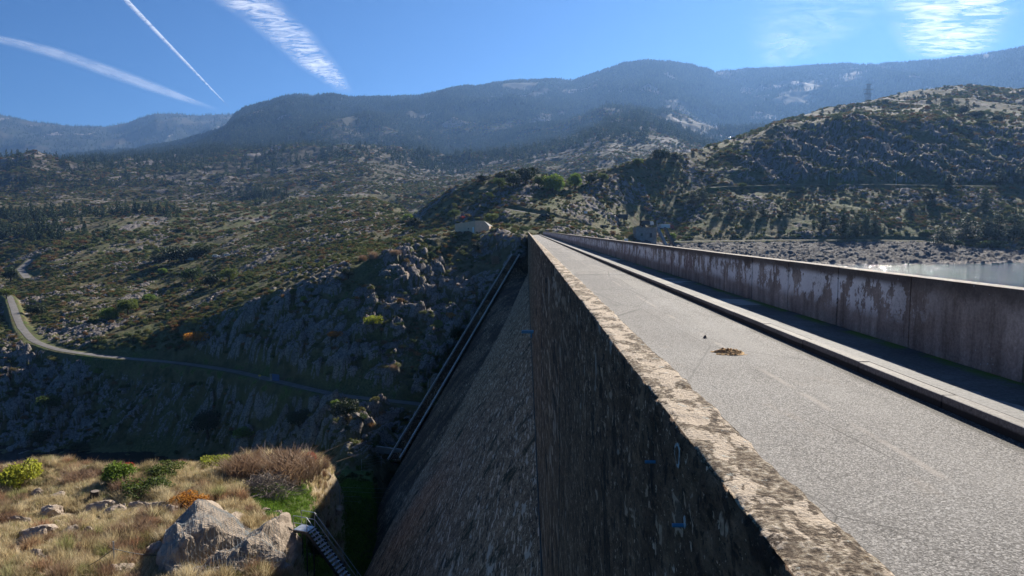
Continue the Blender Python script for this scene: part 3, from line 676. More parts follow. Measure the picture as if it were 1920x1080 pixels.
# abutment stair running down the edge of the dam
st = empty('abutment_stair', tuple(bb)); tag(st, 'long concrete stairway running down beside the dam into the gorge', 'stairway')
dv = (bt - bb); side = Vector((-1, -.35, 0)).normalized()
up = Vector((-.25, -.1, 1))
ST = plain('stair_concrete', (.58, .52, .46), .9, .2, 0, .3, .7)
for k, (o1, w1) in enumerate(((-.1, .35), (-2.8, .22))):
    mb = MB(); n = 30
    for i in range(n):
        a = dv * (i / n) - side * o1 * 1 ; b = dv * ((i + 1.001) / n) - side * o1
        mb.bar(a + up * .9, b + up * .9, w1, .5)
    mb.build('stair_wall', ST, st)
mb = MB()
for i in range(130):
    a = dv * ((i + .5) / 130) + side * 1.55; mb.box(a + up * .25, (2.6, .5, .5), rz=0)
mb.build('stair_flight', DAMB, st)

# low wall at the foot of the stair
o = MB().bar(at(677, 838, 150), at(752, 848, 152), .6, 1.4).build('low_wall', CONC); tag(o, 'low concrete ledge wall at the foot of the abutment stairway', 'wall')

# ------------------------------------------------------------------ minor roads on the land
for nm, (C, wd) in COURSE.items():
    T = np.gradient(C[:, :2], axis=0); T /= np.linalg.norm(T, axis=1)[:, None]; Nn = np.stack([-T[:, 1], T[:, 0]], 1); V = []
    for k, sgn in enumerate((-1, -.5, 0, .5, 1)):
        for i, c in enumerate(C):
            e = sgn * wd / 2 * (1 + (.10 * float(fbm(np.array(i * .35 + k), np.array(k * 3.3), 2, 201)) if abs(sgn) == 1 else 0)); V.append((c[0] + Nn[i, 0] * e, c[1] + Nn[i, 1] * e, c[2] + .10 + .05 * (1 - abs(sgn))))
    o = link(nm, np_mesh(nm, V, grid_faces(5, len(C)), TRACK)); o['kind'] = 'structure'

# ------------------------------------------------------------------ plant and rock prototypes
def leaf_mesh(name, clumps, nleaf, ls, mat, seed, flat=.6, spiky=False):
    """clumps: list of (cx,cy,cz,rx,ry,rz); leaves scattered through each clump's outer volume"""
    g = np.random.default_rng(seed); w_ = np.array([c[3] * c[4] for c in clumps]); cnt = np.maximum(3, (nleaf * w_ / w_.sum()).astype(int)); C = []
    for c, k in zip(clumps, cnt):
        d = g.normal(size=(k, 3)); d /= np.linalg.norm(d, axis=1)[:, None]
        rr = g.uniform(.35, 1.08, (k, 1)) ** .6; C.append(np.array(c[:3]) + d * rr * np.array(c[3:6]))
    C = np.concatenate(C); n = len(C)
    a = g.normal(size=(n, 3)); a /= np.linalg.norm(a, axis=1)[:, None]
    if spiky: a[:, 2] = np.abs(a[:, 2]) * .5 + .35
    b = np.cross(a, g.normal(size=(n, 3))); b /= np.linalg.norm(b, axis=1)[:, None] + 1e-9
    s = ls * g.uniform(.6, 1.4, (n, 1)); a = a * s; b = b * s * flat
    V = np.stack([C - a, C + b, C + a, C - b], 1).reshape(-1, 3); Fq = np.arange(4 * n).reshape(n, 4)
    V[:, 2] = np.maximum(V[:, 2], -.05)
    cl = g.random(n) * .6 + .4 * np.repeat(g.random(len(clumps)), [k for k in cnt])
    return np_mesh(name, V, Fq, mat, False, {'leaf': np.repeat(cl, 4)})
def bush_clumps(seed, n=9, r=1.0, h=.8):
    q = random.Random(seed); out = []
    for i in range(n):
        a = q.uniform(0, 6.28); d = r * .62 * q.random() ** .5; s = r * q.uniform(.28, .5)
        out.append((d * math.cos(a), d * math.sin(a), h * q.uniform(.35, .8) - d * .15, s, s, s * q.uniform(.6, .9)))
    return out
def conifer_clumps(seed, h=1.0, r=.30, tiers=9, bare=.14):
    q = random.Random(seed); out = []
    for i in range(tiers):
        t = i / (tiers - 1); z = h * (bare + (1 - bare) * t); rr = r * (1 - t) ** .8 + .02
        m_ = 5 if t < .7 else 3
        for k in range(m_):
            if q.random() < .12: continue
            a = q.uniform(0, 6.28) ; d = rr * q.uniform(.35, .8)
            out.append((d * math.cos(a), d * math.sin(a), z - d * .2, rr * .5, rr * .5, h * .055))
        out.append((0, 0, z, rr * .4, rr * .4, h * .05))
    return out
BUSH = [leaf_mesh('maquis_bush', bush_clumps(i, 8 + i, 1, .75), 520, .10, LEAF_MAQUIS, i) for i in range(4)]
OAK = [leaf_mesh('oak_crown', bush_clumps(20 + i, 16, 1, 1.15), 2600, .062, LEAF_GREEN, i) for i in range(2)]
DARK = [leaf_mesh('holm_oak_crown', bush_clumps(30 + i, 16, 1, 1.1), 2600, .062, LEAF_DARK, i) for i in range(2)]
CONI = [leaf_mesh('conifer', conifer_clumps(i), 170, .07, LEAF_PINE, i, .55, True) for i in range(3)]
CONB = [leaf_mesh('conifer_crown', conifer_clumps(10 + i, r=.25, tiers=14), 3800, .018, LEAF_PINE, i, .4, True) for i in range(3)]
def recol(mesh, mat, name):
    c_ = mesh.copy(); c_.name = name; c_.materials.clear(); c_.materials.append(mat); return c_
YEL = recol(OAK[0], LEAF_YELLOW, 'yellow_crown'); LIME = recol(OAK[1], LEAF_LIME, 'lime_crown'); ORA = recol(OAK[0], LEAF_ORANGE, 'orange_crown'); RED_ = recol(OAK[1], LEAF_RED, 'red_crown'); RUS = recol(OAK[1], LEAF_RUST, 'rust_crown')
def trunk_mesh(h, r, seed, limbs=4):
    q = random.Random(seed); mb = MB(); mb.tube([(0, 0, -.1), (r * .4, 0, h * .4), (0, r * .3, h)], r, 7, r * .55)
    for i in range(limbs):
        a = 6.28 * i / max(1, limbs) + q.random(); z = h * q.uniform(.55, .95)
        mb.tube([(0, 0, z), (math.cos(a) * h * .25, math.sin(a) * h * .25, z + h * .25), (math.cos(a) * h * .42, math.sin(a) * h * .42, z + h * .55)], r * .4, 5, r * .12)
    me = mb.mesh('trunk'); me.materials.append(BARK); return me
TR_OAK = trunk_mesh(.75, .075, 1); TR_PINE = trunk_mesh(.86, .018, 2, 0)
from mathutils import noise as mn
def boulder(name, seed, mat, sub=3, cuts=9):
    bm = bmesh.new(); bmesh.ops.create_icosphere(bm, subdivisions=sub, radius=1); q = random.Random(seed)
    pl_ = [(Vector((q.gauss(0, 1), q.gauss(0, 1), q.gauss(0, .8))).normalized(), q.uniform(.48, .85)) for _ in range(cuts)]
    off = Vector((seed * 3.1, seed * 1.7, 0))
    for v in bm.verts:
        for n_, d in pl_:
            k = v.co.dot(n_) - d
            if k > 0: v.co -= n_ * k * .93
        n0 = v.co.normalized()
        if sub > 3:
            c1 = mn.voronoi(v.co * 1.6 + off)[0]; v.co += n0 * (min(.18, (c1[1] - c1[0])) - .12) * .42
            c2 = mn.voronoi(v.co * 4.5 + off)[0]; v.co += n0 * (min(.15, (c2[1] - c2[0])) - .1) * .16
        v.co += n0 * mn.fractal(v.co * 2.6 + off, .7, 2.1, 5) * .085; v.co.z *= .82
    me = bpy.data.meshes.new(name); bm.to_mesh(me); bm.free(); me.materials.append(mat); return me
BOUL = [boulder('boulder', i, GRANITE) for i in range(5)]; BOULP = [boulder('boulder', 40 + i, PALE, 4, 12) for i in range(5)]
BIGB = [boulder('boulder', 60 + i, PALE, 5, 9) for i in range(2)]
def tuft(name, n, h, mat, seed, spread=.22, wd=.012):
    g = np.random.default_rng(seed); V = []; c_ = []
    for i in range(n):
        a = g.uniform(0, 6.28); d = g.uniform(0, spread); bx, by = d * math.cos(a), d * math.sin(a); hh = h * g.uniform(.5, 1.1)
        lx, ly = g.normal(0, .32, 2) * hh; p = np.array([math.cos(a + 1.5), math.sin(a + 1.5), 0]) * wd
        B = np.array([bx, by, 0]); T = np.array([bx + lx, by + ly, hh]); M_ = (B + T) / 2 + np.array([-lx * .12, -ly * .12, hh * .1])
        V += [B - p, B + p, M_ + p * .8, M_ - p * .8, M_ - p * .8, M_ + p * .8, T + p * .15, T - p * .15]; c_ += [g.random()] * 8
    return np_mesh(name, np.array(V), np.arange(len(V)).reshape(-1, 4), mat, False, {'leaf': c_})
RUS = tuft('twiggy_crown', 1500, 1.15, LEAF_RUST, 77, .85, .013)
TUFT = [tuft('grass_tuft', 34, .42, DRYGRASS, i, .26) for i in range(3)]; TUFG = [tuft('green_tuft', 30, .16, GREENGRASS, 9, .24)]

# scattering on one "stuff" object
def scatter(name, label, cat, pts, scl, meshes, flat=None, zs=None):
    n = len(pts); me = bpy.data.meshes.new(name); me.vertices.add(n); me.vertices.foreach_set('co', np.asarray(pts, np.float32).ravel())
    def A(nm, ty, dat, key):
        a = me.attributes.new(nm, ty, 'POINT'); a.data.foreach_set(key, np.asarray(dat).ravel())
    rot = np.zeros((n, 3), np.float32); rot[:, 2] = rng.uniform(0, 6.28, n); rot[:, 0] = rng.normal(0, .06, n)
    A('rot', 'FLOAT_VECTOR', rot, 'vector'); s3 = np.repeat(np.asarray(scl, np.float32)[:, None], 3, 1)
    s3[:, 2] *= (rng.uniform(.75, 1.2, n) if zs is None else zs); A('scl3', 'FLOAT_VECTOR', s3.astype(np.float32), 'vector')
    A('pick', 'INT', rng.integers(0, len(meshes), n).astype(np.int32), 'value')
    c_ = bpy.data.collections.new('kinds_' + name)
    for k, ms in enumerate(meshes):
        c_.objects.link(bpy.data.objects.new('%s_kind_%d' % (name, k), ms))
    o = link(name, me); gn = bpy.data.node_groups.new(name, 'GeometryNodeTree')
    gn.interface.new_socket('Geometry', in_out='INPUT', socket_type='NodeSocketGeometry'); gn.interface.new_socket('Geometry', in_out='OUTPUT', socket_type='NodeSocketGeometry')
    N = gn.nodes; gi = N.new('NodeGroupInput'); go = N.new('NodeGroupOutput'); mp = N.new('GeometryNodeMeshToPoints'); ip = N.new('GeometryNodeInstanceOnPoints'); ci_ = N.new('GeometryNodeCollectionInfo')
    ci_.inputs['Collection'].default_value = c_; ci_.inputs['Separate Children'].default_value = True; ci_.inputs['Reset Children'].default_value = True
    ip.inputs['Pick Instance'].default_value = True; Lk = gn.links.new
    Lk(gi.outputs[0], mp.inputs['Mesh']); Lk(mp.outputs[0], ip.inputs['Points']); Lk(ci_.outputs[0], ip.inputs['Instance']); Lk(ip.outputs[0], go.inputs[0])
    for nm, ty, inp in (('rot', 'FLOAT_VECTOR', 'Rotation'), ('scl3', 'FLOAT_VECTOR', 'Scale'), ('pick', 'INT', 'Instance Index')):
        a = N.new('GeometryNodeInputNamedAttribute'); a.data_type = ty; a.inputs['Name'].default_value = nm; Lk(a.outputs[0], ip.inputs[inp])
    md = o.modifiers.new('scatter', 'NODES'); md.node_group = gn
    return tag(o, label, cat, None, 'stuff')
def sample(n, y0, y1, dens, u0=-1.0, u1=1.0, visonly=True):
    """random land points between two distances; dens(X,Y,u,rock) in 0..1"""
    Y = np.sqrt(rng.uniform(y0 ** 2, y1 ** 2, n)); u = rng.uniform(u0, u1, n); X = u * Y
    d = dens(X, Y, u, smp(np.clip(rock, 0, 1), X, Y)); k = rng.random(n) < d
    k &= (smp(roadflat, X, Y) < .25) & ~((X > -1.5) & (X < 8) & (Y < 250))
    if visonly: k &= smp(VIS.astype(float), X, Y) > .05
    X, Y, u = X[k], Y[k], u[k]; return np.stack([X, Y, smp(ZW, X, Y)], 1)
def px_of(P):
    d = (CM.inverted() @ (Vector(P) - Vector((0, 0, H)))); return (960 + F * d.x / -d.z, 540 - F * d.y / -d.z)
MI = np.array(CM.inverted())
def pxs(P):
    q = (P - np.array([0, 0, H])) @ MI.T; return 960 + F * q[:, 0] / -q[:, 2], 540 - F * q[:, 1] / -q[:, 2]

# ---- maquis on the near hills
def d1(X, Y, u, r):
    n = fbm(X / 14, Y / 14, 3, 91); d = sstep(-.45, .1, n) * (1 - .35 * sstep(.3, .7, r)) + .05
    sh = smp(shore, X, Y); d = d * (1 - sstep(.3, .6, sh)); return np.where(Y < 128, 0, d)
P1 = sample(70000, 128, 470, d1)
s1 = .45 + 1.15 * rng.random(len(P1)) ** 2.2
hz = P1[:, 2] - H; okw = hz > -65.8
P1, s1 = P1[okw], s1[okw]
xx, yy_ = pxs(P1); big1 = s1 / P1[:, 1] * ((xx > -20) & (xx < 1940) & (yy_ < 1090))
order = np.argsort(-big1); ind = order[:260]; rest = order[260:]
scatter('scrub', 'low dark maquis scrub covering the near rocky slopes', 'scrub', P1[rest], s1[rest], BUSH)
P2 = sample(130000, 470, 1300, lambda X, Y, u, r: sstep(-.3, .3, fbm(X / 45, Y / 45, 3, 93)) * (1 - .45 * sstep(.3, .7, r)) * .85 + .1)
scatter('distant_scrub', 'brown and green scrub dotting the middle hills', 'scrub', P2, 1.0 + 2.3 * rng.random(len(P2)) ** 2.5, BUSH)
P2b = sample(150000, 1300, 3300, lambda X, Y, u, r: sstep(-.5, .1, fbm(X / 110, Y / 130, 4, 94)) * (1 - .5 * sstep(.3, .7, r)) * (1 - .5 * woods(X, Y)))
scatter('hillside_scrub', 'dark scrub thickets speckling the slopes below the forest', 'scrub', P2b, 2.2 + 3.5 * rng.random(len(P2b)) ** 2, BUSH)
# ---- conifer woods
def d3(X, Y, u, r):
    return woods(X, Y) * (1 - .75 * sstep(.3, .7, r))
P3 = sample(380000, 1250, 5000, d3)
scatter('conifer_forest', 'dark conifer forest over the hazy mountainsides', 'forest', P3, 9 + 9 * rng.random(len(P3)), CONI)
P3b = sample(60000, 5000, 10000, d3)
scatter('far_forest', 'dim forest on the farthest ridge', 'forest', P3b, 14 + 9 * rng.random(len(P3b)), CONI)
# crest trees so ridges look toothed
cr = rng.integers(0, NC, 900); rr_ = fl[13][cr] + rng.normal(0, .01, 900); Yc_ = np.exp(rr_); Xc_ = us[cr] * Yc_
kp = fbm(Xc_ / 150, Yc_ / 150, 3, 97) > -.12; kp &= (us[cr] > .2) | (us[cr] < -.2); Pc = np.stack([Xc_, Yc_, smp(ZW, Xc_, Yc_)], 1)[kp]
scatter('ridge_forest', 'line of small pines along the mountain skyline', 'forest', Pc, 11 + 7 * rng.random(len(Pc)), CONI)
def wood(cx, cy, w_, h_, n):
    out = []
    for _ in range(n):
        q = hit(cx + rnd.gauss(0, w_ / 2.4), cy + rnd.gauss(0, h_ / 2.4), 100, 6000); out.append(tuple(q))
    return out
PW = wood(485, 368, 70, 14, 110) + wood(60, 405, 190, 22, 170) + wood(270, 400, 120, 10, 60) + wood(160, 345, 300, 14, 110) + wood(40, 440, 160, 16, 110)
PW = np.array(PW); scatter('pine_woods', 'small dark pine woods on the plain left of the dam', 'forest', PW, 6 + 5 * rng.random(len(PW)), CONI)
# ---- rocks on shore and slopes
P4 = sample(16000, 130, 470, lambda X, Y, u, r: np.maximum(sstep(.25, .6, r) * .55, .6 * sstep(.4, .6, smp(shore, X, Y))))
P4 = P4[P4[:, 2] > H - 66.3]; s4 = .25 + .8 * rng.random(len(P4)) ** 2.5
o4 = np.argsort(-(s4 / P4[:, 1])); sel4 = o4[:90]; rest4 = o4[90:]
scatter('loose_rock', 'broken granite rubble strewn over the slopes and the lake shore', 'rubble', P4[rest4], s4[rest4], BOUL)

def inside(x, y, poly=None): return -10 < x < 1930 and -10 < y < 1090
def where(x, y):
    if x > 1250 and y > 440: return 'on the rocky lake shore'
    if x > 1000 and y > 345: return 'below the upper hill road beyond the lake'
    if x > 1000: return 'on the brown hill with the pylon'
    if y > 680 and x < 560: return 'on the dark cliff above the river pool'
    if y > 680: return 'on the shaded bank below the lower road'
    if x > 500 and y > 480: return 'on the shaded rocky slope beside the dam'
    if x < 500 and y > 560: return 'on the sunlit rocks above the lower road'
    if x > 700: return 'near the ochre building'
    return 'on the open slope left of the dam'
for k in ind:
    P = P1[k]; x, y = px_of(P); o = link('shrub', BUSH[int(rnd.random() * 4)]); s = float(s1[k]); o.location = P; o.scale = (s, s, s * rnd.uniform(.8, 1.1)); o.rotation_euler = (0, 0, rnd.uniform(0, 6.28))
    size = 'large' if s > 1.35 else 'medium'
    tag(o, '%s rounded maquis shrub %s' % (size, where(x, y)), 'shrub', 'maquis shrubs ' + where(x, y))
for k in sel4:
    P = P4[k]; x, y = px_of(P); o = link('boulder', BOUL[int(rnd.random() * 5)]); s = float(s4[k]) * 1.3; o.location = P; o.scale = (s, s, s * .9); o.rotation_euler = (0, 0, rnd.uniform(0, 6.28))
    tag(o, 'grey granite block %s' % where(x, y), 'boulder', 'granite blocks ' + where(x, y))

# ---- trees the photo shows one by one: (x, base y, width px, height px, kind, label)
def tree(x, y, wpx, hpx, kind, label, group=None, ymin=120, P=None, low=False):
    P = hit(x, y, ymin) if P is None else P; Y = P.y; w_ = wpx / F * Y; h_ = hpx / F * Y
    name = {'pine': 'pine_tree', 'oak': 'oak_tree', 'dark': 'oak_tree', 'lime': 'leafy_tree', 'yellow': 'leafy_tree', 'orange': 'autumn_bush', 'red': 'autumn_bush', 'rust': 'twiggy_bush'}[kind]
    if low: name = name.replace('oak_tree', 'leafy_bush').replace('leafy_tree', 'leafy_bush')
    t = empty(name, P, rnd.uniform(0, 6.28)); cat = 'bush' if 'bush' in name else 'tree'; tag(t, label, cat, group)
    if kind == 'pine':
        c1 = link('crown', rnd.choice(CONB), t); c1.scale = (w_ / .5, w_ / .5, h_); c2 = link('trunk', TR_PINE, t); c2.scale = (h_, h_, h_)
    else:
        ms = {'oak': OAK[0], 'dark': DARK[int(x) % 2], 'lime': LIME, 'yellow': YEL, 'orange': ORA, 'red': RED_, 'rust': RUS}[kind]
        c1 = link('crown', ms, t); c1.scale = (w_ / 2.0, w_ / 2.0, h_ / 1.55); c2 = link('trunk', TR_OAK, t); c2.scale = (h_ * .75,) * 3
        if hpx > wpx * .7 and cat == 'tree': c1.location.z = h_ * .12
    return t
T = [
 (1238,306,38,30,'dark','largest dark round tree on the brown hill skyline'),
 (1267,304,20,18,'dark','smaller dark tree right of the round skyline tree'),
 (1036,360,60,42,'lime','big bright green round tree on the wooded knoll'),
 (1078,354,34,32,'lime','smaller bright green tree right of the biggest green one'),
 (985,345,40,36,'dark','tall dark oak on top of the wooded knoll'),
 (1010,352,26,24,'oak','olive tree left of the big bright green tree'),
 (962,352,34,28,'dark','dark oak just left of the knoll top'),
 (936,352,28,22,'oak','olive oak on the left shoulder of the knoll'),
 (1000,332,26,22,'dark','small dark oak at the very top of the knoll'),
 (940,336,28,16,'dark','flat dark oak on the knoll skyline'),
 (905,340,26,16,'dark','leftmost dark oak on the knoll skyline'),
 (1110,345,26,20,'dark','dark tree right of the two bright green trees'),
 (1130,340,24,18,'oak','olive tree at the foot of the brown hill ridge'),
 (1196,312,24,18,'oak','olive tree left of the round skyline tree'),
 (917,372,16,14,'yellow','small yellow bush on the rocks of the wooded knoll'),
 (922,420,30,24,'oak','olive tree directly behind the ochre building'),
 (852,410,24,20,'oak','green tree behind the left end of the ochre building'),
 (868,412,16,8,'red','small red bush behind the ochre building'),
 (778,430,36,26,'dark','dark tree at the mouth of the side valley'),
 (765,415,30,18,'lime','green tree in the side valley left of the knoll'),
 (340,492,78,40,'dark','large dark holm oak beside the blue tarpaulin camp'),
 (378,480,44,26,'dark','second dark holm oak right of the large one'),
 (300,492,40,22,'dark','low dark oak left of the large holm oak'),
 (305,515,24,16,'lime','light green bush below the large holm oak'),
 (360,530,46,34,'oak','olive oak below the camp'),
 (395,540,40,30,'dark','dark oak below the camp to the right'),
 (430,530,34,34,'oak','tall green oak right of the camp trees'),
 (240,590,44,36,'oak','green oak left of the rocky outcrop above the road'),
 (205,600,44,30,'lime','pair of light green trees above the road bend'),
 (280,565,34,18,'lime','wide light green bush above the outcrop'),
 (70,590,40,26,'dark','dark bush just right of the road bend'),
 (12,560,34,24,'oak','green bush at the left edge beside the road bend'),
 (20,530,30,30,'dark','dark trees at the left edge above the road bend'),
 (368,648,54,34,'orange','big rusty orange bush above the lower road'),
 (700,618,38,32,'yellow','bright yellow green tree on the shaded slope'),
 (822,620,24,22,'lime','small green tree on the shaded slope near the dam'),
 (845,598,18,14,'orange','small orange and yellow bush near the dam'),
 (738,695,18,14,'rust','small rusty bush above the lower road'),
 (628,635,30,20,'orange','dull orange bush on the dark slope'),
 (895,472,26,20,'dark','dark round bush below the ochre building'),
 (808,487,18,18,'oak','small olive tree on the upper slope'),
 (680,492,20,18,'rust','brown round bush on the crest of the near slope'),
 (700,486,22,18,'rust','second brown bush beside the brown round one'),
 (742,478,26,12,'rust','wide rusty bush on the crest of the near slope'),
 (653,522,26,22,'dark','dark green bush under the near slope crest'),
 (551,557,20,18,'oak','green bush left of the rocky slope'),
 (570,568,18,14,'lime','light bush right of the green bush'),
 (930,495,20,20,'rust','brown shrub near the dam end rocks'),
 (92,775,52,44,'oak','big olive bush on the cliff above the river pool'),
 (75,835,44,34,'dark','dark bush at the foot of the cliff by the pool'),
 (150,845,40,24,'dark','low dark bush beside the river pool'),
 (455,820,50,24,'lime','green bush in the shadow at the foot of the cliff'),
 (390,820,60,60,'dark','tall dark tree in the gorge shadow'),
 (650,790,60,46,'dark','dark bush under the lower road near its sunny verge'),
 (630,770,26,22,'lime','light green bush below the sunny road verge'),
 (560,800,60,40,'dark','wide dark bush on the shaded river bank'),
 (860,640,40,30,'dark','dark bush against the abutment stairway'),
 (185,700,24,12,'lime','small light bush on the bank below the lower road'),
]
for a in T: tree(*a)
PN = [(1580,448,34,62,'tallest dark pine beside the shore track'),(1604,442,26,40,'pine right behind the tallest shore pine'),(1622,440,24,44,'slim pine in the middle of the shore group'),(1640,440,22,38,'rightmost pine of the shore group'),
 (1545,432,22,36,'pale green pine left of the shore group'),(1430,405,22,26,'left pine of the pair above the shore'),(1474,402,20,28,'lone pine with a clear trunk above the shore'),(1408,408,20,26,'small pine left of the pair above the shore'),
 (1300,385,34,32,'pine clump on the slope above the intake tower'),(1318,378,24,30,'pine right of the clump above the intake tower'),(1248,405,16,22,'small pine above the parked lorries'),(1370,402,18,24,'small pine on the slope right of the lorries'),(1348,404,18,22,'small dark pine between the lorries and the slope pines'),
 (1768,460,44,48,'broad dark pine near the beach'),(1812,452,52,56,'big dark pine right of the broad one'),(1850,448,36,46,'pine in the grove at the right edge, its left tree'),(1872,452,44,56,'tall pine in the right edge grove'),(1900,450,44,62,'tallest pine in the right edge grove'),(1935,450,44,60,'pine cut by the right edge of the picture'),
 (1845,396,24,44,'slim dark pine above the right edge grove'),(1876,348,30,34,'pine standing by the upper road near the right edge'),(1908,346,28,34,'pine by the upper road at the right edge'),(1706,398,18,20,'small pine on the boulder slope'),(1780,348,22,26,'bushy pine at the foot of the quarry cliff'),
 (1060,440,10,14,'little pine at the end of the crest road')]
for x, y, a, b, l in PN: tree(x, y, a, b, 'pine', l, 'pines beyond the lake')
for x, y, a, b, k, l in ((1745,375,30,18,'dark','dark bush below the quarry cliff'),(1830,222,26,18,'dark','dark bush on the hilltop right of the quarry'),(1808,216,22,20,'dark','round bush on the hilltop above the quarry'),(1870,228,26,16,'dark','wide bush at the top right hillside'),(1840,232,22,12,'oak','olive bush on the top right hillside'),(1500,358,18,10,'oak','olive bush beside the upper road'),(1392,353,16,12,'oak','round bush under the first pole'),(1598,270,16,12,'dark','dark bush on the quarry cliff'),(1490,290,16,10,'dark','dark bush on the rocky hill flank'),(1740,445,34,20,'oak','grey green willow by the shore track'),(1260,450,18,14,'lime','bright green bush beside the intake ramp'),(1858,465,50,20,'oak','pale green shrubs above the beach'),(1790,462,30,16,'oak','low shrubs between the beach pines')):
    tree(x, y, a, b, k, l)

# ------------------------------------------------------------------ near bank below the dam, left
def near(x, y): return hit(x, y, 36, 118)
def bush_at(x, y, wpx, hpx, kind, label, group=None): return tree(x, y, wpx, hpx, kind, label, group, P=near(x, y), low=True)
for a in ((40,915,64,60,'yellow','yellow green bush at the left edge of the sunlit bank'),(225,905,60,44,'lime','green leafy bush with red tips on the sunlit bank'),(236,880,30,16,'red','red leafed top of the bramble by the pool'),
          (275,925,76,36,'oak','dark green bramble spreading right of the red leaves'),(355,945,54,26,'orange','yellow orange bush above the netted boulder'),(455,885,70,36,'rust','rusty bush in the middle of the bank edge'),
          (405,872,50,24,'yellow','yellow green shoots at the edge of the bank'),(540,890,110,46,'rust','large reddish brown twiggy bush above the branch pile'),(580,862,30,18,'red','small red bush near the shadow edge'),
          (310,890,60,28,'oak','olive bush right of the red leaves'),(10,985,44,26,'rust','greyish twig bush at the left edge'),(600,872,34,18,'rust','pale dry weeds at the end of the sunlit bank'),
          (265,1000,60,30,'rust','dry reddish weeds left of the netted boulder'),(322,1078,18,16,'orange','small orange plant at the foot of the netted boulder'),(150,905,60,26,'rust','rusty dry weeds between the yellow bush and the brambles'),
          (10,900,30,30,'rust','dry bush behind the yellow bush at the left edge'),(640,880,44,30,'dark','dark bush at the tip of the dam shadow'),(585,1040,60,40,'dark','dark bush under the steel stairs')):
    bush_at(a[0], a[1] + 4, a[2] * 1.35, a[3] * 1.3, a[4], a[5])
def near_rock(x, y, wpx, hpx, label, mesh, rz=0):
    P = near(x, y); Y = P.y; o = link('boulder', mesh); o.location = P; o.location.z -= hpx / F * Y * .12
    o.scale = (wpx / F * Y / 1.5, wpx / F * Y / 1.6, hpx / F * Y / .72); o.rotation_euler = (0, 0, rz); tag(o, label, 'boulder'); return o
NRK = [(190,952,46,26,'pale cracked boulder below the tree stump'),(222,958,40,18,'flat boulder right of the one below the stump'),(68,928,30,18,'pale block left of the stump'),(108,930,34,12,'low pale rock between stump and block'),(30,985,44,26,'dark edged boulder at the left edge'),
 (70,1000,56,28,'broad pale boulder cluster at lower left'),(140,1000,40,22,'split boulder left of centre bank'),(165,1005,40,26,'rounded boulder right of the split one'),(98,962,40,22,'grey boulder above the broad cluster'),(260,952,50,20,'long low rock in the middle row'),
 (300,950,50,22,'jagged rock at the right of the middle row'),(318,958,40,18,'small jagged rock touching the net edge'),(95,1020,20,14,'little rock below the broad cluster'),(160,880,30,10,'flat rock at the river edge of the bank'),(125,882,20,8,'small flat rock at the bank edge'),(488,965,20,12,'round rock on the green patch'),
 (505,985,16,10,'small rock beside the green patch'),(550,1005,30,18,'white rock beside the steel stair platform'),(530,995,24,14,'grey rock under the stair platform'),(615,888,16,8,'white rock in the dam shadow'),(645,905,14,7,'tiny white rock on the shaded grass'),(630,955,26,10,'pale rock at the foot of a fence post'),(220,1072,60,24,'pale ledge rock at the bottom edge'),(290,1040,40,30,'sandy rock left of the netted boulder')]
for i, (x, y, a, b, l) in enumerate(NRK): near_rock(x, y + 4, a, b, l, BOULP[i % 5], rnd.uniform(0, 6))
# big netted boulder made of two blocks
Pb = at(420, 1040, 47); bigs = []
for bi, (px_, Yb, sx, sy, zt_px, rz, l) in enumerate(((405, 47.5, 3.7, 6.6, 962, .15, 'big cream granite boulder wrapped in steel netting'), (470, 46.5, 2.4, 5.0, 985, -.2, 'rounded granite boulder joined to the right of the big netted one'), (355, 44.5, 2.2, 3.2, 1000, .3, 'lower granite boulder under the left edge of the net'), (440, 43.0, 2.4, 3.6, 1035, 2.3, 'front granite boulder of the netted group at the bottom edge'))):
    pt_ = at(px_, zt_px, Yb); zg = gz(pt_.x, Yb) - 1.5; sz = (pt_.z - zg) / .70
    o = link('boulder', BIGB[bi % 2]); o.location = (pt_.x, Yb, zg); o.scale = (sx, sy, sz); o.rotation_euler = (0, 0, rz); tag(o, l, 'boulder'); bigs.append(o)
bpy.context.view_layer.update()
trees_ = [BVHTree.FromPolygons([o.matrix_world @ v.co for v in o.data.vertices], [tuple(p.vertices) for p in o.data.polygons]) for o in bigs]
def top(X, Y):
    z = gz(X, Y)
    for t in trees_:
        h_, _, _, _ = t.ray_cast(Vector((X, Y, 60)), Vector((0, 0, -1)))
        if h_: z = max(z, h_.z)
    return z
def net(name, cx, cy, wx, wy, cell, ang, label, r=.030):
    nx, ny = int(wx / cell), int(wy / cell); G = np.zeros((ny + 1, nx + 1)); XY = np.zeros((ny + 1, nx + 1, 2))
    for j in range(ny + 1):
        for i in range(nx + 1):
            a, b = (i / nx - .5) * wx, (j / ny - .5) * wy
            X = cx + a * math.cos(ang) - b * math.sin(ang); Y = cy + a * math.sin(ang) + b * math.cos(ang); XY[j, i] = (X, Y); G[j, i] = top(X, Y) + .07
    for _ in range(6):      # taut netting bridges hollows
        A = np.pad(G, 1, 'edge'); G = np.maximum(G, (A[:-2, 1:-1] + A[2:, 1:-1] + A[1:-1, :-2] + A[1:-1, 2:]) / 4)
    V = np.concatenate([XY, G[..., None]], -1).reshape(-1, 3); o = link(name, np_mesh(name, V, grid_faces(ny + 1, nx + 1), WIRE))
    md = o.modifiers.new('w', 'WIREFRAME'); md.thickness = r; md.use_replace = True; md.use_even_offset = False; tag(o, label, 'netting'); return o
net('rockfall_net', Pb.x + .7, Pb.y - 1.2, 7.4, 8.4, .24, .5, 'steel rockfall net draped over the big cream boulder')
Pn = near(215, 1070); net('rockfall_net', Pn.x + .4, Pn.y - .3, 3.6, 3.0, .18, .2, 'small loose net hanging from the cable post at the bottom edge')
cp = empty('cable_post', Pn); tag(cp, 'steel cable post with tensioned ropes above the small net', 'post')
MB().tube([(0, 0, -.2), (0, 0, 2.0)], .045, 8).build('post', GALV, cp)
